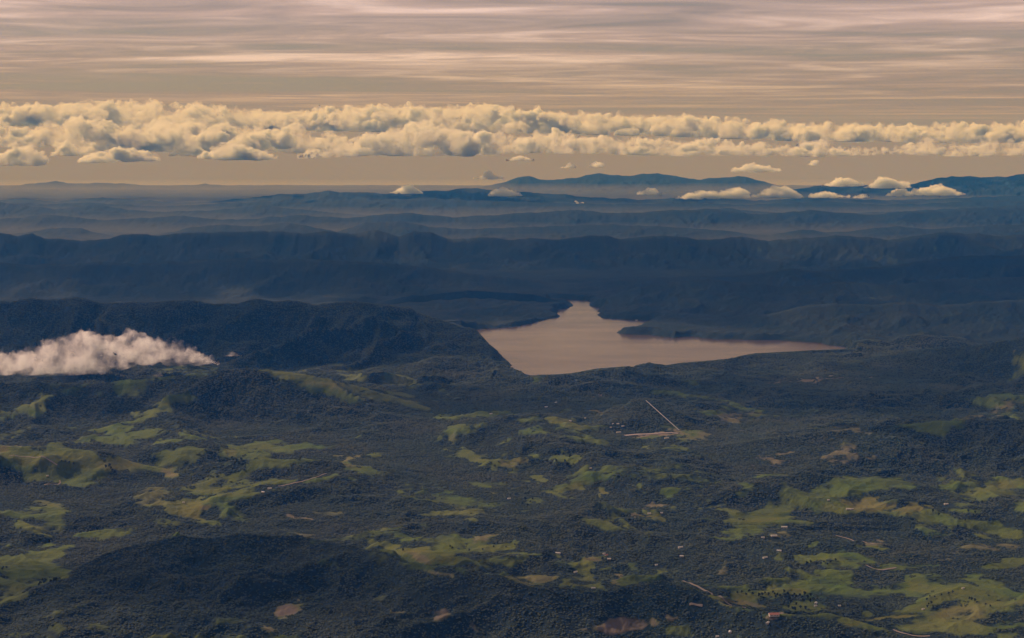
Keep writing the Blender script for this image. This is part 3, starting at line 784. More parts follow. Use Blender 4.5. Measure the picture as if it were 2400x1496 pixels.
HOUSES = [
    (TA, 1832, 482, 'l', 10, 'long white shed on the rim of the left middle pasture, upper of the pair'),
    (TA, 1787, 507, 'm', -20, 'small white house just below the long white shed on the pasture rim'),
    (TA, 322, 395, 's', 30, 'lone white house on the left hillside above the hooked track'),
    (TA, 1247, 577, 's', 0, 'lone white house in the wooded gully of the left valley'),
    (TM, 1945, 1241, 'x', 20, 'large white building at the left end of the sandy strip'),
    (TM, 1940, 1181, 'm', 0, 'white house above the large building by the sandy strip'),
    (TM, 1905, 1180, 's', 40, 'smaller white house left of the white house above the sandy strip'),
    (TM, 1975, 1196, 'g', 20, 'grey roofed house right of the white house above the sandy strip'),
    (TM, 1890, 1205, 's', 20, 'small white house between the large building and the houses above it'),
    (TM, 1437, 1062, 'l', 10, 'white building on the wooded slope under the lake, larger of two'),
    (TM, 1505, 1030, 'm', 30, 'small white building on the wooded slope closest to the lake outlet'),
    (TM, 1605, 1160, 'm', 0, 'white house on the small green field left of the sandy strip'),
    (TM, 1710, 1140, 's', 20, 'white hut on the upper right edge of the small green field'),
    (TM, 1050, 1110, 'm', 20, 'lone white house in the woods under the left escarpment'),
    (TM, 2070, 455, 'x', 5, 'long white building on the far right shore of the lake'),
    (TB, 2210, 140, 'x', 25, 'pale building below the right end of the sandy strip'),
    (TB, 1140, 550, 'm', 20, 'white house in the trees left of the round grass clearing'),
    (TB, 1695, 345, 's', 10, 'lone white hut right of the green fields below the sandy strip'),
    (TB, 1472, 922, 'l', -10, 'white farm building at the left end of a narrow meadow near the bottom'),
    (TB, 1785, 925, 's', 15, 'white hut on the top edge of the tilted green field'),
    (TB, 1819, 961, 'm', 0, 'bright white house right of the tilted green field'),
    (TB, 1592, 1050, 'm', 35, 'white house at the lower left corner of the tilted green field'),
    (TB, 1800, 935, 'r', 35, 'red roofed house between the two white houses by the tilted field'),
    (TB, 2092, 653, 'm', 0, 'white house beside the yellow triangular field'),
    (TB, 2176, 648, 's', 20, 'white hut on the yellow triangular field'),
    (TB, 2305, 882, 'l', 10, 'white building in the woods right of the middle, upper of two'),
    (TB, 2312, 942, 'm', -10, 'white house in the woods right of the middle, lower of two'),
    (TB, 2140, 1002, 's', 20, 'white hut in the woods above the thin green field'),
    (TB, 1712, 1160, 'm', 0, 'white house on the crest of the dark foreground ridge'),
    (TC, 560, 952, 'l', 20, 'white farm building at the left tip of the small field left of the knoll'),
    (TC, 655, 905, 'l', -10, 'pale shed above the small field left of the knoll'),
    (TC, 620, 805, 'x', 10, 'pale long building below the striped left pasture'),
    (TC, 545, 815, 'g', 0, 'grey roofed building left of the pale long building'),
    (TC, 990, 560, 's', 0, 'white hut on the large green pasture above the dark wood'),
    (TC, 1125, 622, 'l', 0, 'white house at the foot of the orange field, left of two'),
    (TC, 1148, 622, 'm', 15, 'white house at the foot of the orange field, right of two'),
    (TC, 1790, 588, 'l', 5, 'white shed on the pasture right of the orange fields'),
    (TC, 690, 746, 'x', -5, 'pale blue grey long building at the left tip of the dark wood'),
    (TC, 905, 1262, 'm', 70, 'white farmhouse right of the tree rows, upper of two'),
    (TC, 903, 1280, 's', 10, 'white hut right of the tree rows, lower of two'),
    (TC, 1065, 1280, 's', 0, 'lone white house in the dark woods right of the farm'),
    (TC, 620, 1345, 'rr', 5, 'wide red roofed hall on the dark foreground ridge'),
    (TC, 578, 1396, 'm', 60, 'white hut below the red roofed hall'),
    (TC, 322, 1458, 'm', 80, 'white hut near the bottom edge left of the red roofed hall'),
    (TC, 235, 1488, 's', 0, 'white hut on the very bottom edge of the picture'),
    (TC, 1635, 1302, 's', 20, 'white hut on the track of the lower right hill'),
    (TC, 1905, 1160, 's', 20, 'pale hut on the top of the lower right hill'),
]
for tl, ex, ey, kd, rt, lb in HOUSES:
    q_ = on_ground(*T(tl, ex, ey))
    CLEAR.append((np.array([q_[0], q_[0], q_[0]]), np.array([q_[1], q_[1] - 14, q_[1] - 28]), 24 + {'x': 22, 'rr': 24, 'l': 12}.get(kd, 0)))

# ------------------------------------------------------------------ forest: tree crowns over the wooded ground
def make_leaf_mat(name, c1, c2, c3):
    m, t, out = mat_new(name)
    geo = N(t, 'ShaderNodeNewGeometry').outputs['Position']
    n = tex_noise(t, 1 / 70, 3, .7, geo)
    nb = tex_noise(t, 1 / 800, 5, .62, geo)
    info = N(t, 'ShaderNodeObjectInfo')
    f = math_node(t, 'ADD', math_node(t, 'MULTIPLY', n, .7), math_node(t, 'MULTIPLY', info.outputs['Random'], .3))
    b = N(t, 'ShaderNodeBsdfPrincipled')
    b.inputs['Roughness'].default_value = .9
    b.inputs['Specular IOR Level'].default_value = .15
    c = mixc(t, ramp(t, nb, [(.38, (0, 0, 0)), (.66, (1, 1, 1))]), mixc(t, f, c1, c2), c3)
    t.links.new(c, b.inputs['Base Color'])
    t.links.new(b.outputs[0], out.inputs['Surface'])
    return m


M_LEAF = make_leaf_mat('forest_crowns', (.030, .050, .038), (.066, .090, .052), (.066, .078, .050))
M_LEAF2 = make_leaf_mat('pasture_tree_leaves', (.010, .018, .008), (.030, .042, .016), (.030, .036, .016))
M_BARK = make_plain_mat('bark', (.05, .036, .026), .9, .3, .5)


def scatter_forest():
    n = 700000
    y = np.sqrt(rng.uniform(7500.0 ** 2, 21400.0 ** 2, n))
    u = rng.uniform(-.36, .36, n)
    x = u * y
    z = ground_z(x, y)
    past, ba = ground_z(x, y, PAST), ground_z(x, y, BARE)
    keep = rng.random(n) < smooth(.44, .02, past + .34 * noise2(x / 60, y / 60, 311) + .28 * noise2(x / 200, y / 200, 313))
    # some scattered trees and thickets stay in the pastures
    th = noise2(x / 130, y / 130, 317) + .5 * noise2(x / 55, y / 55, 319)
    keep |= (past < .93) & (th > .72) & (ba < .5)
    keep &= z > 5
    dens = np.clip(1.15 - (y - 8300) / 26000, .5, 1)
    keep &= rng.random(n) < dens
    for cx_, cy_, rad in CLEAR:
        near_ = np.nonzero((x > cx_.min() - 99) & (x < cx_.max() + 99) & (y > cy_.min() - 99) & (y < cy_.max() + 99))[0]
        if len(near_):
            dd = np.hypot(x[near_, None] - cx_[None], (y[near_, None] - cy_[None]) * .55).min(1)
            keep[near_[dd < rad]] = False
    co = np.stack([x, y, z], 1)[keep]
    me = bpy.data.meshes.new('forest')
    me.vertices.add(len(co))
    me.vertices.foreach_set('co', co.astype(np.float32).ravel())
    sc_ = rng.uniform(.55, 1.35, len(co)) * (0.8 + .4 * smooth(8000, 18000, co[:, 1]))
    a = me.attributes.new('tree_size', 'FLOAT', 'POINT')
    a.data.foreach_set('value', sc_.astype(np.float32))
    me.update()
    o = bpy.data.objects.new('forest', me)
    C.objects.link(o)
    tag(o, 'dark forest covering the hills in front of the lake', None, None, 'stuff')
    ng = bpy.data.node_groups.new('forest_crowns', 'GeometryNodeTree')
    ng.interface.new_socket('Geometry', in_out='INPUT', socket_type='NodeSocketGeometry')
    ng.interface.new_socket('Geometry', in_out='OUTPUT', socket_type='NodeSocketGeometry')
    gi, go = ng.nodes.new('NodeGroupInput'), ng.nodes.new('NodeGroupOutput')
    ico = ng.nodes.new('GeometryNodeMeshIcoSphere')
    ico.inputs['Radius'].default_value = 1.0
    ico.inputs['Subdivisions'].default_value = 2
    pos = ng.nodes.new('GeometryNodeSetPosition')
    nt = ng.nodes.new('ShaderNodeTexNoise')
    nt.inputs['Scale'].default_value = 1.7
    nt.inputs['Detail'].default_value = 2
    vm = ng.nodes.new('ShaderNodeVectorMath'); vm.operation = 'MULTIPLY_ADD'
    vm.inputs[1].default_value = (1.1, 1.1, 1.1)
    vm.inputs[2].default_value = (-.55, -.55, -.2)
    ng.links.new(nt.outputs['Color'], vm.inputs[0])
    ng.links.new(ico.outputs['Mesh'], pos.inputs['Geometry'])
    ng.links.new(vm.outputs[0], pos.inputs['Offset'])
    sm = ng.nodes.new('GeometryNodeSetMaterial')
    sm.inputs['Material'].default_value = M_LEAF
    ng.links.new(pos.outputs[0], sm.inputs[0])
    tr = ng.nodes.new('GeometryNodeTransform')
    tr.inputs['Translation'].default_value = (0, 0, 2.0)
    tr.inputs['Scale'].default_value = (6.8, 6.8, 3.5)
    ng.links.new(sm.outputs[0], tr.inputs['Geometry'])
    iop = ng.nodes.new('GeometryNodeInstanceOnPoints')
    ng.links.new(gi.outputs[0], iop.inputs['Points'])
    ng.links.new(tr.outputs[0], iop.inputs['Instance'])
    rv = ng.nodes.new('FunctionNodeRandomValue'); rv.data_type = 'FLOAT_VECTOR'
    rv.inputs[0].default_value = (0, 0, 0)
    rv.inputs[1].default_value = (.2, .2, 6.28)
    ng.links.new(rv.outputs[0], iop.inputs['Rotation'])
    na = ng.nodes.new('GeometryNodeInputNamedAttribute'); na.data_type = 'FLOAT'
    na.inputs[0].default_value = 'tree_size'
    ng.links.new(na.outputs[0], iop.inputs['Scale'])
    ng.links.new(iop.outputs[0], go.inputs[0])
    md = o.modifiers.new('crowns', 'NODES')
    md.node_group = ng
    return len(co)


print('forest trees', scatter_forest())


# ------------------------------------------------------------------ single trees standing in the pastures
def leaf_crown_mesh(name, seed, lean=0.0):
    r = random.Random(seed)
    bm = bmesh.new()
    clumps = [(Vector((r.uniform(-.5, .5), r.uniform(-.5, .5), r.uniform(.0, 1.0))), r.uniform(.38, .62)) for _ in range(9)]
    for c, rad in clumps:
        for _ in range(34):                      # leafy flakes through the clump's volume
            d = Vector((r.gauss(0, 1), r.gauss(0, 1), r.gauss(0, 1))).normalized() * rad * r.uniform(.55, 1.05)
            p = c + d
            s = r.uniform(.10, .2)
            a = Vector((r.gauss(0, 1), r.gauss(0, 1), r.gauss(0, 1))).normalized()
            b = a.orthogonal().normalized()
            v = [bm.verts.new(p + a * s), bm.verts.new(p - a * s * .5 + b * s), bm.verts.new(p - a * s * .5 - b * s)]
            bm.faces.new(v)
        ret = bmesh.ops.create_icosphere(bm, subdivisions=1, radius=rad * .72)
        for v in ret['verts']:
            v.co = v.co * r.uniform(.8, 1.2) + c
    bm.transform(__import__('mathutils').Matrix.Diagonal((6.4, 6.4, 7.2, 1)))
    for v in bm.verts:
        v.co.z += 5.2
    me = bpy.data.meshes.new(name)
    bm.to_mesh(me); bm.free()
    me.materials.append(M_LEAF2)
    return me


def trunk_mesh(name):
    bm = bmesh.new()
    rings = [(0, .62), (2.2, .45), (4.6, .34), (7.5, .16)]
    prev = None
    for z, rr in rings:
        cur = [bm.verts.new((rr * math.cos(k * math.pi / 3) + z * .03, rr * math.sin(k * math.pi / 3), z - .4)) for k in range(6)]
        if prev:
            for k in range(6):
                bm.faces.new((prev[k], prev[(k + 1) % 6], cur[(k + 1) % 6], cur[k]))
        prev = cur
    for a in (0.3, 2.5, 4.4):                    # limbs
        p0, p1 = Vector((.12, 0, 4.0)), Vector((3.0 * math.cos(a), 3.0 * math.sin(a), 8.2))
        s = Vector((-math.sin(a), math.cos(a), 0)) * .16
        v = [bm.verts.new(p) for p in (p0 + s, p0 - s, p1, p0 + Vector((0, 0, .5)))]
        bm.faces.new((v[0], v[1], v[2])); bm.faces.new((v[1], v[3], v[2])); bm.faces.new((v[3], v[0], v[2]))
    me = bpy.data.meshes.new(name)
    bm.to_mesh(me); bm.free()
    me.materials.append(M_BARK)
    return me


CROWNS = [leaf_crown_mesh('crown', s) for s in (1, 2, 3, 4)]
TRUNK = trunk_mesh('trunk')


def place_tree(px, py, size, label, group, k):
    x, y, z = on_ground(px, py)
    e = bpy.data.objects.new('tree', None)
    e.location = (x, y, z - .3)
    e.rotation_euler = (0, 0, k * 1.7)
    e.scale = (size, size, size * (0.9 + .25 * ((k * 37) % 10) / 10))
    e.empty_display_size = 2
    C.objects.link(e)
    tag(e, label, 'tree', group)
    for nm, me in (('trunk', TRUNK), ('crown', CROWNS[k % 4])):
        c = bpy.data.objects.new(nm, me)
        C.objects.link(c)
        c.parent = e


def tree_dots(tile, spots, label, group, size=1.15):
    for k, (ex, ey) in enumerate(spots):
        place_tree(tile[0] + ex / tile[2], tile[1] + ey / tile[2], size * (0.8 + .5 * ((k * 53) % 17) / 17), label, group, k)


tree_dots(TC, [(300, 1205), (318, 1202), (372, 1195), (402, 1190), (432, 1208), (452, 1185), (478, 1203), (520, 1215), (540, 1210), (548, 1228), (560, 1195), (585, 1205), (612, 1192)],
          'dark tree dotting the yellow green meadow left of the farm', 'trees on the meadow beside the road', 1.2)
tree_dots(TC, [(625, 1200), (632, 1222), (645, 1208), (662, 1215), (690, 1190), (700, 1225), (716, 1205), (725, 1240), (735, 1262), (745, 1215), (760, 1205), (772, 1222), (795, 1212), (812, 1225), (830, 1205), (850, 1228), (868, 1215), (885, 1235), (720, 1290), (745, 1300), (770, 1272), (800, 1295), (835, 1302), (820, 1250), (865, 1255), (760, 1310)],
          'dark tree in the dense rows beside the white farm', 'trees in rows beside the farm', 1.35)
tree_dots(TC, [(1680, 1215), (1712, 1222), (1760, 1208), (1808, 1198), (1835, 1190), (1660, 1240), (1950, 1232), (1965, 1240), (1985, 1246), (2000, 1256), (2060, 1270), (2090, 1285), (1700, 1290), (1672, 1270), (1690, 1265), (1705, 1302), (1660, 1290), (1500, 1385), (1378, 1398), (2140, 1330), (2180, 1345)],
          'small dark tree on the grassy hill in the lower right corner', 'trees on the lower right hill', 1.0)
tree_dots(TC, [(1850, 685), (1880, 690), (1920, 700), (1950, 690), (2060, 700), (2085, 705), (2110, 700), (1740, 665), (1700, 640), (1990, 560), (2010, 580), (2035, 575), (2130, 560), (1790, 750), (1870, 745), (1940, 640), (1985, 650)],
          'dark tree on the pasture right of the dark wood', 'trees on the pasture right of the dark wood', 1.2)
tree_dots(TC, [(940, 990), (960, 985), (985, 1000), (1005, 985), (870, 985), (910, 1000), (1040, 975), (845, 1000), (1230, 1300), (1190, 1300), (1260, 1285), (1320, 1285), (1300, 1275), (1340, 1290), (1160, 1345)],
          'dark tree at the foot of the bright grass knoll', 'trees below the grass knoll', 1.25)
tree_dots(TB, [(1020, 850), (1040, 862), (1060, 855), (1035, 880), (740, 880), (755, 892), (420, 905), (1775, 965), (1700, 1065), (1120, 880), (1180, 865), (870, 905), (960, 900)],
          'dark tree on the yellow meadow in the bottom middle', 'trees on the bottom middle meadow', 1.1)
tree_dots(TB, [(1310, 300), (1340, 295), (1370, 305), (1400, 298), (1440, 245), (1480, 255), (1520, 300), (1555, 270), (1250, 560), (1285, 575), (1300, 555), (1230, 590), (1265, 600), (1510, 250), (1535, 325), (1460, 300), (1420, 320)],
          'dark tree among the green fields below the sandy strip', 'trees on the fields below the sandy strip', 1.5)
tree_dots(TA, [(420, 300), (445, 305), (470, 312), (500, 318), (755, 350), (765, 365), (782, 372), (745, 335), (720, 340), (1450, 410), (1475, 405), (1380, 420), (1740, 415), (1590, 290), (1610, 300), (1640, 290), (1575, 280), (1650, 455), (1820, 420)],
          'dark tree on the left green hillside', 'trees on the left hillside pastures', 1.5)
tree_dots(TA, [(25, 1020), (45, 1025), (15, 1035), (290, 1110), (300, 1125), (275, 1130), (385, 1105), (370, 1115), (310, 1115), (405, 1100), (265, 1140), (345, 1120)],
          'dark tree at the edge of the bright pasture on the lower left', 'trees at the lower left pasture edge', 1.35)

# ------------------------------------------------------------------ houses
M_WALL = make_plain_mat('pale_wall', (.52, .47, .41), .8, .1, .3)
M_ROOFW = make_plain_mat('white_metal_roof', (.46, .44, .41), .45, .08, .3)
M_ROOFR = make_plain_mat('red_roof', (.30, .12, .08), .7, .2, .3)
M_ROOFG = make_plain_mat('grey_roof', (.40, .38, .36), .6, .15, .3)
M_DOOR = make_plain_mat('dark_opening', (.05, .05, .05), .5, .2, .5)


def house_meshes(L, W, H, roof):
    rh = W * .28
    x, y = L / 2, W / 2
    wv = [(-x, -y, -3), (x, -y, -3), (x, y, -3), (-x, y, -3), (-x, -y, H), (x, -y, H), (x, y, H), (-x, y, H), (-x, 0, H + rh), (x, 0, H + rh)]
    wf = [(0, 1, 5, 4), (1, 2, 6, 9, 5), (2, 3, 7, 6), (3, 0, 4, 8, 7)]
    o = .9
    k = rh / y
    rv = [(-x - o, -y - o, H - o * k + .15), (x + o, -y - o, H - o * k + .15), (x + o, 0, H + rh + .15), (-x - o, 0, H + rh + .15), (x + o, y + o, H - o * k + .15), (-x - o, y + o, H - o * k + .15)]
    rv2 = [(a, b, c + .35) for a, b, c in rv]
    rf = [(6, 7, 8, 9), (9, 8, 10, 11), (3, 2, 1, 0), (5, 4, 2, 3), (0, 1, 7, 6), (4, 5, 11, 10), (1, 2, 8, 7), (2, 4, 10, 8), (5, 3, 9, 11), (3, 0, 6, 9)]

    def mk(nm, v, f, m):
        me = bpy.data.meshes.new(nm)
        me.from_pydata(v, [], f)
        me.materials.append(m)
        me.update()
        return me
    op = []
    for fx in (-.3, .05, .32):
        w2 = L * .06
        op.append([(x * 2 * fx * .9 - w2, -y - .06, H * .25), (x * 2 * fx * .9 + w2, -y - .06, H * .25), (x * 2 * fx * .9 + w2, -y - .06, H * .75), (x * 2 * fx * .9 - w2, -y - .06, H * .75)])
    return (mk('wall', wv, wf, M_WALL), mk('roof', rv + rv2, rf, roof), [mk('window', v, [(0, 1, 2, 3)], M_DOOR) for v in op])


HOUSE_KINDS = {}


def house(px, py, kind, rot, label, group=None, name='house', cat='house'):
    if kind not in HOUSE_KINDS:
        L, W, H, rf = {'s': (16, 11, 4.5, M_ROOFW), 'm': (24, 14, 5, M_ROOFW), 'l': (30, 15, 5, M_ROOFW), 'r': (22, 14, 5, M_ROOFR), 'g': (22, 13, 5, M_ROOFG), 'x': (42, 18, 6, M_ROOFW), 'rr': (54, 28, 7, M_ROOFR)}[kind]
        HOUSE_KINDS[kind] = house_meshes(L, W, H, rf)
    wm, rm, wins = HOUSE_KINDS[kind]
    x, y, z = on_ground(px, py)
    e = bpy.data.objects.new(name, None)
    e.location = (x, y, z + .5)
    e.rotation_euler = (0, 0, math.radians(rot))
    C.objects.link(e)
    tag(e, label, cat, group)
    w_ = bpy.data.objects.new('wall', wm)
    C.objects.link(w_); w_.parent = e
    r_ = bpy.data.objects.new('roof', rm)
    C.objects.link(r_); r_.parent = e
    for wn_ in wins:
        q = bpy.data.objects.new('window', wn_)
        C.objects.link(q); q.parent = w_
    return e


for tl, ex, ey, kd, rt, lb in HOUSES:
    house(*T(tl, ex, ey), kd, rt, lb)

# ------------------------------------------------------------------ clouds
def make_cloud_mat(name, dens, aniso=0.0):
    m, t, out = mat_new(name)
    v = N(t, 'ShaderNodeVolumePrincipled')
    v.inputs['Color'].default_value = (1, .925, .95, 1)
    v.inputs['Absorption Color'].default_value = (1, 1, 1, 1)
    v.inputs['Density'].default_value = dens
    v.inputs['Anisotropy'].default_value = aniso
    t.links.new(v.outputs[0], out.inputs['Volume'])
    return m


M_BANK = make_cloud_mat('bank_cloud', .008)
M_SMALLC = make_cloud_mat('small_cloud', .008)


def make_ragged_cloud_mat(name, dens, s1, s2, lo, hi, step):
    m = make_cloud_mat(name, dens)
    t = m.node_tree
    v = [n for n in t.nodes if n.type == 'PRINCIPLED_VOLUME'][0]
    geo = N(t, 'ShaderNodeNewGeometry').outputs['Position']
    n1 = tex_noise(t, 1 / s1, 5, .58, geo)
    n2 = tex_noise(t, 1 / s2, 4, .7, geo, (1.2, 1, .8))
    f = math_node(t, 'ADD', math_node(t, 'MULTIPLY', n1, .65), math_node(t, 'MULTIPLY', n2, .35))
    d = ramp(t, f, [(lo, (0, 0, 0)), (lo + (hi - lo) * .4, (.14, .14, .14)), (hi, (1, 1, 1))])
    t.links.new(math_node(t, 'MULTIPLY', d, dens), v.inputs['Density'])
    m.cycles.volume_step_rate = step
    return m


M_NEARC = make_ragged_cloud_mat('ragged_cloud', .017, 260, 90, .46, .66, .25)
M_BANK = make_ragged_cloud_mat('bank_cloud', .013, 1200, 330, .44, .62, .045)
M_PUFF = make_ragged_cloud_mat('puff_cloud', .016, 1100, 350, .43, .59, .2)


_bm = bmesh.new()
bmesh.ops.create_icosphere(_bm, subdivisions=2, radius=1.0)
_bm.verts.index_update()
ICO_V = np.array([tuple(v.co) for v in _bm.verts])
ICO_F = np.array([[v.index for v in f.verts] for f in _bm.faces])
_bm.free()


def cloud(name, label, top, base, D, depth, mat, group=None, n_per=7.0, vox=2.0, rough=1.0, seed=1, rmin=.2, rmax=.5):
    """top: photo polyline of the upper outline, base: polyline of the lower outline, D: distance km"""
    r = random.Random(seed)
    D = D * 1000.0
    mpp = D / FPX
    tx, ty = [p[0] for p in top], [p[1] for p in top]
    bx, by = [p[0] for p in base], [p[1] for p in base]
    VV, FF = [], []
    x0, x1 = tx[0], tx[-1]
    px = x0
    cx = .5 * (x0 + x1)
    u0, d0 = ray(cx, np.interp(cx, bx, by))
    org = Vector((float(u0) * D, D, CAM_H - float(d0) * D))
    while px < x1:
        h = max(4.0, float(np.interp(px, bx, by) - np.interp(px, tx, ty)))
        for k in range(max(1, int(n_per * .6))):
            qx = px + r.uniform(-.2, .2) * h
            tt, bb = float(np.interp(qx, tx, ty)), float(np.interp(qx, bx, by))
            hh = max(3.0, bb - tt)
            rad = hh * r.uniform(rmin, rmax) * (1 if k else .8)
            cy = tt + rad * .95 if k == 0 else r.uniform(tt + rad, max(tt + rad, bb - rad * .25))
            dy = r.gauss(0, .5) * depth
            y = D + dy
            u, dp = ray(qx, cy)
            p = Vector((float(u) * y, y, CAM_H - float(dp) * y)) - org
            FF.append(ICO_F + len(VV) * len(ICO_V))
            VV.append(ICO_V * (rad * mpp) * np.array([1.75, r.uniform(1.0, 1.7), 1.0]) + np.array(p))
        px += h * 1.0 / max(1.0, n_per / 3.0)
    me = bpy.data.meshes.new(name)
    me.from_pydata(np.concatenate(VV).tolist(), [], np.concatenate(FF).tolist())
    o = bpy.data.objects.new(name, me)
    C.objects.link(o)
    md = o.modifiers.new('remesh', 'REMESH')
    md.mode = 'VOXEL'
    md.voxel_size = vox * mpp
    dg = bpy.context.evaluated_depsgraph_get()
    me2 = bpy.data.meshes.new_from_object(o.evaluated_get(dg))
    o.modifiers.clear()
    o.data = me2
    bpy.data.meshes.remove(me)
    nv = len(me2.vertices)
    co = np.empty(nv * 3, np.float32); me2.vertices.foreach_get('co', co)
    no = np.empty(nv * 3, np.float32); me2.vertices.foreach_get('normal', no)
    co, no = co.reshape(-1, 3).astype(float), no.reshape(-1, 3).astype(float)
    q = co / mpp
    disp = 0
    for wl, am, sd in ((50, 9, 1), (25, 8, 2), (13, 6.5, 3), (7, 4.2, 4), (4, 2.4, 5)):
        nn = noise3(q / (np.array([wl * 1.25, wl, wl * .8])) + seed * 3.7, sd)
        disp = disp + am * (np.abs(nn) * 1.7 + nn * 1.1 - .38)
    disp = np.maximum(disp, -5.0)
    # ragged, thinned underside
    low = np.clip(-no[:, 2], 0, 1)
    co = co + no * (disp * rough * mpp * (1 - .5 * low))[:, None]
    bz = np.interp(CX + (co[:, 0] + org.x) / D * FPX, bx, by)
    zb = CAM_H - (bz - HORIZON) / FPX * D - org.z
    under = np.minimum(co[:, 2] - zb, 0)
    co[:, 2] -= under * .8
    me2.vertices.foreach_set('co', co.astype(np.float32).ravel())
    me2.materials.clear()
    me2.materials.append(mat)
    me2.polygons.foreach_set('use_smooth', np.ones(len(me2.polygons), bool))
    me2.update()
    o.location = org
    tag(o, label, 'cloud', group)
    return o


cloud('cloud_bank', 'nearest bright row of the cloud bank, running from the middle to the right edge',
      [(700, 366), (740, 355), (780, 338), (830, 318), (900, 306), (960, 286), (1000, 280), (1040, 298), (1100, 305), (1150, 300), (1200, 314), (1260, 309), (1300, 307), (1360, 318), (1420, 319), (1500, 321), (1560, 325), (1620, 331), (1680, 325), (1740, 335), (1800, 334), (1860, 341), (1910, 324), (1960, 337), (2000, 345), (2060, 350), (2130, 340), (2200, 334), (2260, 336), (2330, 330), (2400, 327), (2560, 330)],
      [(700, 372), (900, 362), (1100, 366), (1250, 358), (1400, 360), (1600, 366), (1700, 364), (1900, 366), (2100, 362), (2250, 366), (2560, 362)], 68, 2600, M_BANK, 'rows of the cloud bank', 10, 2.0, 1.0, 11, .10, .38)
cloud('cloud_bank', 'rear row of the cloud bank from the middle to the right edge',
      [(600, 262), (720, 256), (800, 251), (900, 246), (980, 245), (1060, 250), (1150, 241), (1200, 254), (1300, 259), (1400, 264), (1500, 269), (1600, 271), (1700, 279), (1800, 281), (1900, 285), (2000, 288), (2100, 291), (2200, 294), (2300, 291), (2560, 288)],
      [(600, 306), (900, 308), (1200, 312), (1500, 318), (1800, 328), (2100, 334), (2560, 334)], 80, 3000, M_BANK, 'rows of the cloud bank', 10, 2.0, .9, 12, .12, .4)
cloud('cloud_bank', 'rear row of the cloud bank in the upper left, highest of all rows',
      [(-160, 250), (0, 246), (80, 240), (120, 243), (220, 230), (270, 238), (340, 240), (420, 236), (470, 245), (540, 250), (620, 257), (720, 262), (820, 268)],
      [(-160, 298), (200, 294), (500, 298), (820, 304)], 79, 3000, M_BANK, 'rows of the cloud bank', 10, 2.0, .9, 13, .12, .4)
cloud('cloud_bank', 'billowing middle row of the cloud bank on the left',
      [(-160, 292), (0, 282), (50, 298), (95, 300), (130, 284), (170, 272), (200, 278), (280, 294), (340, 285), (390, 274), (430, 282), (500, 284), (560, 298), (640, 305), (700, 290), (740, 300), (800, 318)],
      [(-160, 345), (100, 345), (200, 352), (400, 356), (600, 358), (800, 358)], 73, 2600, M_BANK, 'rows of the cloud bank', 10, 2.0, 1.0, 14, .10, .38)
cloud('cumulus_cloud', 'bright puffy cloud at the left edge under the cloud bank', [(-110, 368), (-40, 352), (0, 356), (35, 344), (72, 342), (95, 356), (112, 374)], [(-110, 388), (112, 386)], 66, 900, M_PUFF, None, 9, 1.2, .75, 21)
cloud('cumulus_cloud', 'low wide puffy cloud second from the left under the cloud bank', [(188, 374), (215, 356), (235, 352), (262, 347), (300, 351), (335, 350), (358, 362), (372, 372)], [(188, 382), (372, 377)], 66, 900, M_PUFF, None, 9, 1.2, .7, 22)
cloud('cumulus_cloud', 'tall peaked bright cloud third from the left under the cloud bank', [(472, 362), (500, 350), (515, 336), (540, 325), (562, 330), (585, 346), (612, 350), (650, 368)], [(472, 372), (655, 375)], 66, 900, M_PUFF, None, 9, 1.2, .7, 23)
cloud('cumulus_cloud', 'dim cloud lump between the first two bright clouds on the left', [(120, 358), (150, 338), (175, 322), (205, 326), (228, 350)], [(120, 366), (228, 362)], 70, 900, M_PUFF, None, 8, 1.2, .8, 24)
cloud('cumulus_cloud', 'dim cloud lump left of the tall peaked cloud', [(405, 352), (440, 342), (475, 346), (500, 356)], [(405, 366), (500, 366)], 70, 800, M_PUFF, None, 8, 1.2, .8, 25)
SMALL = [
    (1110, 1182, 401, 420, 'small cloud left of the greenish peak, hanging free in the haze'),
    (915, 992, 431, 453, 'small smeared cloud on the far left shoulder of the mountains'),
    (1146, 1224, 437, 459, 'small oval cloud in front of the left foot of the mountains'),
    (1496, 1554, 440, 456, 'lone oval cloud in front of the middle of the mountains'),
    (1584, 1690, 444, 466, 'low flat cloud left half of the widest pair before the mountains'),
    (1670, 1756, 435, 464, 'higher cloud right half of the widest pair before the mountains'),
    (1764, 1884, 434, 463, 'cloud just right of the widest pair before the mountains'),
    (1928, 2032, 411, 436, 'higher cloud left of two on the right mountain saddle'),
    (2026, 2138, 411, 440, 'higher cloud right of two on the right mountain saddle'),
    (1898, 1988, 446, 463, 'thin low cloud under the two clouds on the saddle'),
    (1998, 2038, 450, 464, 'tiny cloud right of the thin low cloud'),
    (2076, 2142, 438, 459, 'small cloud left of the rightmost wide cloud'),
    (2128, 2262, 429, 457, 'rightmost wide cloud in front of the mountains'),
    (1714, 1832, 378, 403, 'double puff hanging free just under the cloud bank on the right'),
    (1318, 1352, 379, 394, 'tiny puff under the middle of the bank, left of two'),
    (1382, 1414, 382, 392, 'tiny puff under the middle of the bank, right of two'),
    (1894, 1918, 376, 388, 'tiny puff under the bank right of the double puff'),
    (1188, 1252, 360, 377, 'small ragged puff under the brightest part of the bank'),
    (1330, 1372, 474, 484, 'thin wisp low on the greenish mountain slope'),
]
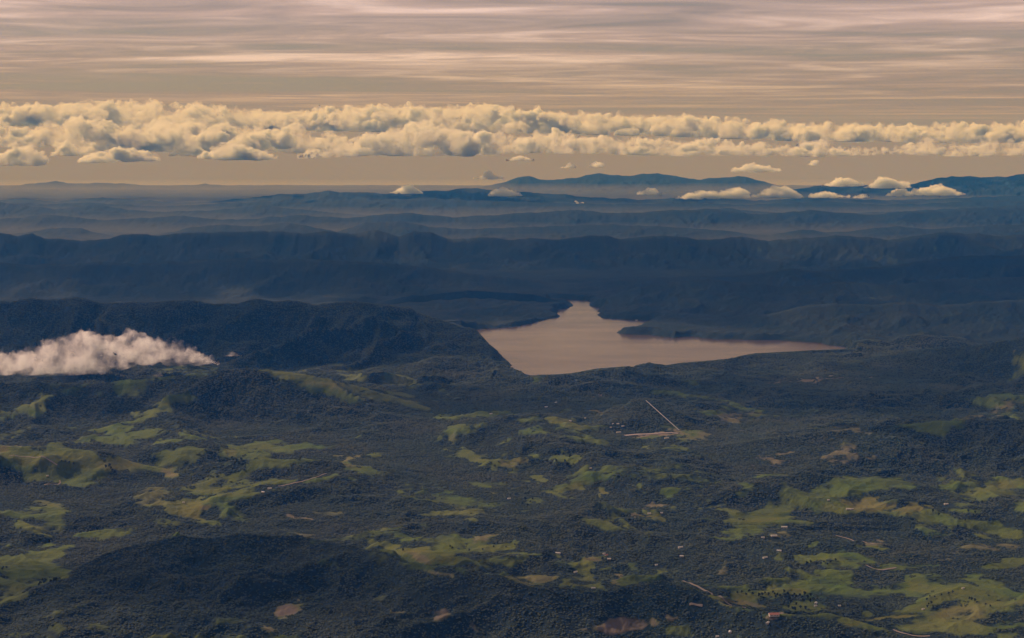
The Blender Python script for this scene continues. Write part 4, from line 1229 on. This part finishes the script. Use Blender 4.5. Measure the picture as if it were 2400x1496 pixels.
for i, (xa, xb, yt, yb, lb) in enumerate(SMALL):
    rr = random.Random(100 + i)
    w_ = xb - xa
    pk = rr.uniform(.35, .7)
    top = [(xa, yb - 3), (xa + w_ * .15, yb - (yb - yt) * .4), (xa + w_ * .3, yb - (yb - yt) * rr.uniform(.5, .8)), (xa + w_ * pk, yt), (xa + w_ * (pk + .12), yt + (yb - yt) * .15), (xa + w_ * .85, yb - (yb - yt) * .45), (xb, yb - 3)]
    cloud('small_cloud', lb, top, [(xa, yb), (xb, yb)], 65, 350, M_SMALLC, 'small clouds before the far mountains', 7, 1.1, .55, 40 + i)

cloud('ragged_cloud', 'large ragged brown and white cloud low over the left valley',
      [(-160, 838), (-80, 822), (0, 812), (30, 822), (60, 815), (90, 806), (125, 803), (140, 790), (160, 777), (200, 771), (215, 778), (250, 788), (285, 780), (300, 771), (322, 778), (340, 795), (370, 798), (405, 795), (430, 806), (450, 816), (475, 828), (500, 843), (514, 850)],
      [(-160, 880), (0, 876), (120, 874), (270, 868), (330, 852), (420, 853), (514, 853)], 16, 300, M_NEARC, None, 9, 1.7, 1.0, 31, .2, .5)
cloud('ragged_cloud', 'small white puff right of the large ragged cloud over the left valley', [(528, 832), (540, 825), (552, 826), (566, 834)], [(528, 836), (566, 836)], 16, 40, M_NEARC, None, 6, 1.2, .35, 32)
cloud('ragged_cloud', 'tiny wisp below the large ragged cloud, left of two', [(276, 882), (290, 876), (308, 888)], [(276, 886), (308, 890)], 15.8, 30, M_NEARC, None, 6, 1.0, .35, 33)
cloud('ragged_cloud', 'tiny wisp below the large ragged cloud, right of two', [(362, 878), (372, 868), (386, 888)], [(362, 884), (386, 890)], 15.8, 30, M_NEARC, None, 6, 1.0, .35, 34)
#@@END

# unseen broken cloud deck, added above the frame to lay shade on the hills
def added_shade_clouds(patches):
    r = random.Random(77)
    VV, FF = [], []
    for gx, gy, sx, sy, z in patches:               # shaded ground centre, half sizes, cloud height
        hd = z / math.tan(SUN_EL)
        cx, cy = gx + math.sin(SUN_AZ) * hd, gy + math.cos(SUN_AZ) * hd
        for k in range(int(46 * max(1.0, sx * sy / 8.0e6))):
            a, q = r.uniform(0, 2 * math.pi), math.sqrt(r.random())
            rad = r.uniform(260, 520) * (1.15 - .5 * q) * (sx / 2600.0) ** .5
            p = np.array([cx + sx * q * math.cos(a), cy + sy * q * math.sin(a), z + r.uniform(-60, 160)])
            FF.append(ICO_F + len(VV) * len(ICO_V))
            VV.append(ICO_V * rad * np.array([1.6, 1.6, .55]) + p)
    me = bpy.data.meshes.new('added_shade_cloud')
    me.from_pydata(np.concatenate(VV).tolist(), [], np.concatenate(FF).tolist())
    o = bpy.data.objects.new('added_shade_cloud', me)
    C.objects.link(o)
    md = o.modifiers.new('remesh', 'REMESH')
    md.mode = 'VOXEL'
    md.voxel_size = 110
    me2 = bpy.data.meshes.new_from_object(o.evaluated_get(bpy.context.evaluated_depsgraph_get()))
    o.modifiers.clear()
    o.data = me2
    nv = len(me2.vertices)
    co = np.empty(nv * 3, np.float32); me2.vertices.foreach_get('co', co)
    no = np.empty(nv * 3, np.float32); me2.vertices.foreach_get('normal', no)
    co, no = co.reshape(-1, 3).astype(float), no.reshape(-1, 3).astype(float)
    disp = sum(am * (np.abs(noise3(co / wl, sd)) * 2.2 - .4) for wl, am, sd in ((900, 150, 1), (420, 90, 2)))
    co += no * disp[:, None]
    me2.vertices.foreach_set('co', co.astype(np.float32).ravel())
    me2.materials.clear()
    me2.materials.append(M_SHADE_CLOUD)
    me2.polygons.foreach_set('use_smooth', np.ones(len(me2.polygons), bool))
    me2.update()
    tag(o, 'unseen broken cloud deck added above the frame to shade the hills', None, None, 'stuff')


M_SHADE_CLOUD = make_cloud_mat('added_shade_cloud', .0013)
added_shade_clouds([(-1700, 9150, 1900, 620, 5700), (700, 8900, 1500, 420, 5700), (-600, 16300, 1900, 900, 5700), (3600, 16700, 2600, 1500, 5700), (4300, 14000, 1100, 700, 5700), (-3600, 20000, 3300, 1000, 5800), (-900, 19700, 1100, 650, 5800), (5200, 18100, 2300, 1300, 5700),
                 (-8000, 31800, 7500, 4300, 7800), (2500, 30000, 7000, 6500, 7800), (11000, 29000, 6500, 6000, 7800)])

# ------------------------------------------------------------------ air
def make_haze():
    m, t, out = mat_new('haze_air')
    v = N(t, 'ShaderNodeVolumePrincipled')
    v.inputs['Color'].default_value = (.018, .135, .46, 1)
    v.inputs['Absorption Color'].default_value = (1, .86, .0, 1)
    v.inputs['Density'].default_value = 1.75e-5
    v.inputs['Anisotropy'].default_value = 0.0
    t.links.new(v.outputs[0], out.inputs['Volume'])
    HX, Z0, Z1 = 160000.0, -1450.0, 5000.0
    vv = [(x, y, z) for z in (Z0, Z1) for (x, y) in ((-HX, -HX), (HX, -HX), (HX, HX), (-HX, HX))]
    ff = [(3, 2, 1, 0), (4, 5, 6, 7), (0, 1, 5, 4), (1, 2, 6, 5), (2, 3, 7, 6), (3, 0, 4, 7)]
    o = mesh_obj('haze', vv, ff, m)
    tag(o, 'blue and tan haze filling the air over the hills', None, None, 'stuff')


make_haze()


def make_mist():
    m, t, out = mat_new('mist_air')
    v = N(t, 'ShaderNodeVolumePrincipled')
    v.inputs['Color'].default_value = (1.0, .84, .54, 1)
    v.inputs['Absorption Color'].default_value = (1, 1, 1, 1)
    v.inputs['Density'].default_value = 2.5e-5
    t.links.new(v.outputs[0], out.inputs['Volume'])
    X, Y0, Y1, Z0, ZN, ZF = 60000.0, 38000.0, 97000.0, -118.0, 190.0, 460.0     # the layer deepens with distance
    vv = [(-X, Y0, Z0), (X, Y0, Z0), (X, Y1, Z0), (-X, Y1, Z0), (-X, Y0, ZN), (X, Y0, ZN), (X, Y1, ZF), (-X, Y1, ZF)]
    ff = [(3, 2, 1, 0), (4, 5, 6, 7), (0, 1, 5, 4), (1, 2, 6, 5), (2, 3, 7, 6), (3, 0, 4, 7)]
    o = mesh_obj('valley_mist', vv, ff, m)
    tag(o, 'pale mist lying low between the far hill ranges', None, None, 'stuff')


make_mist()
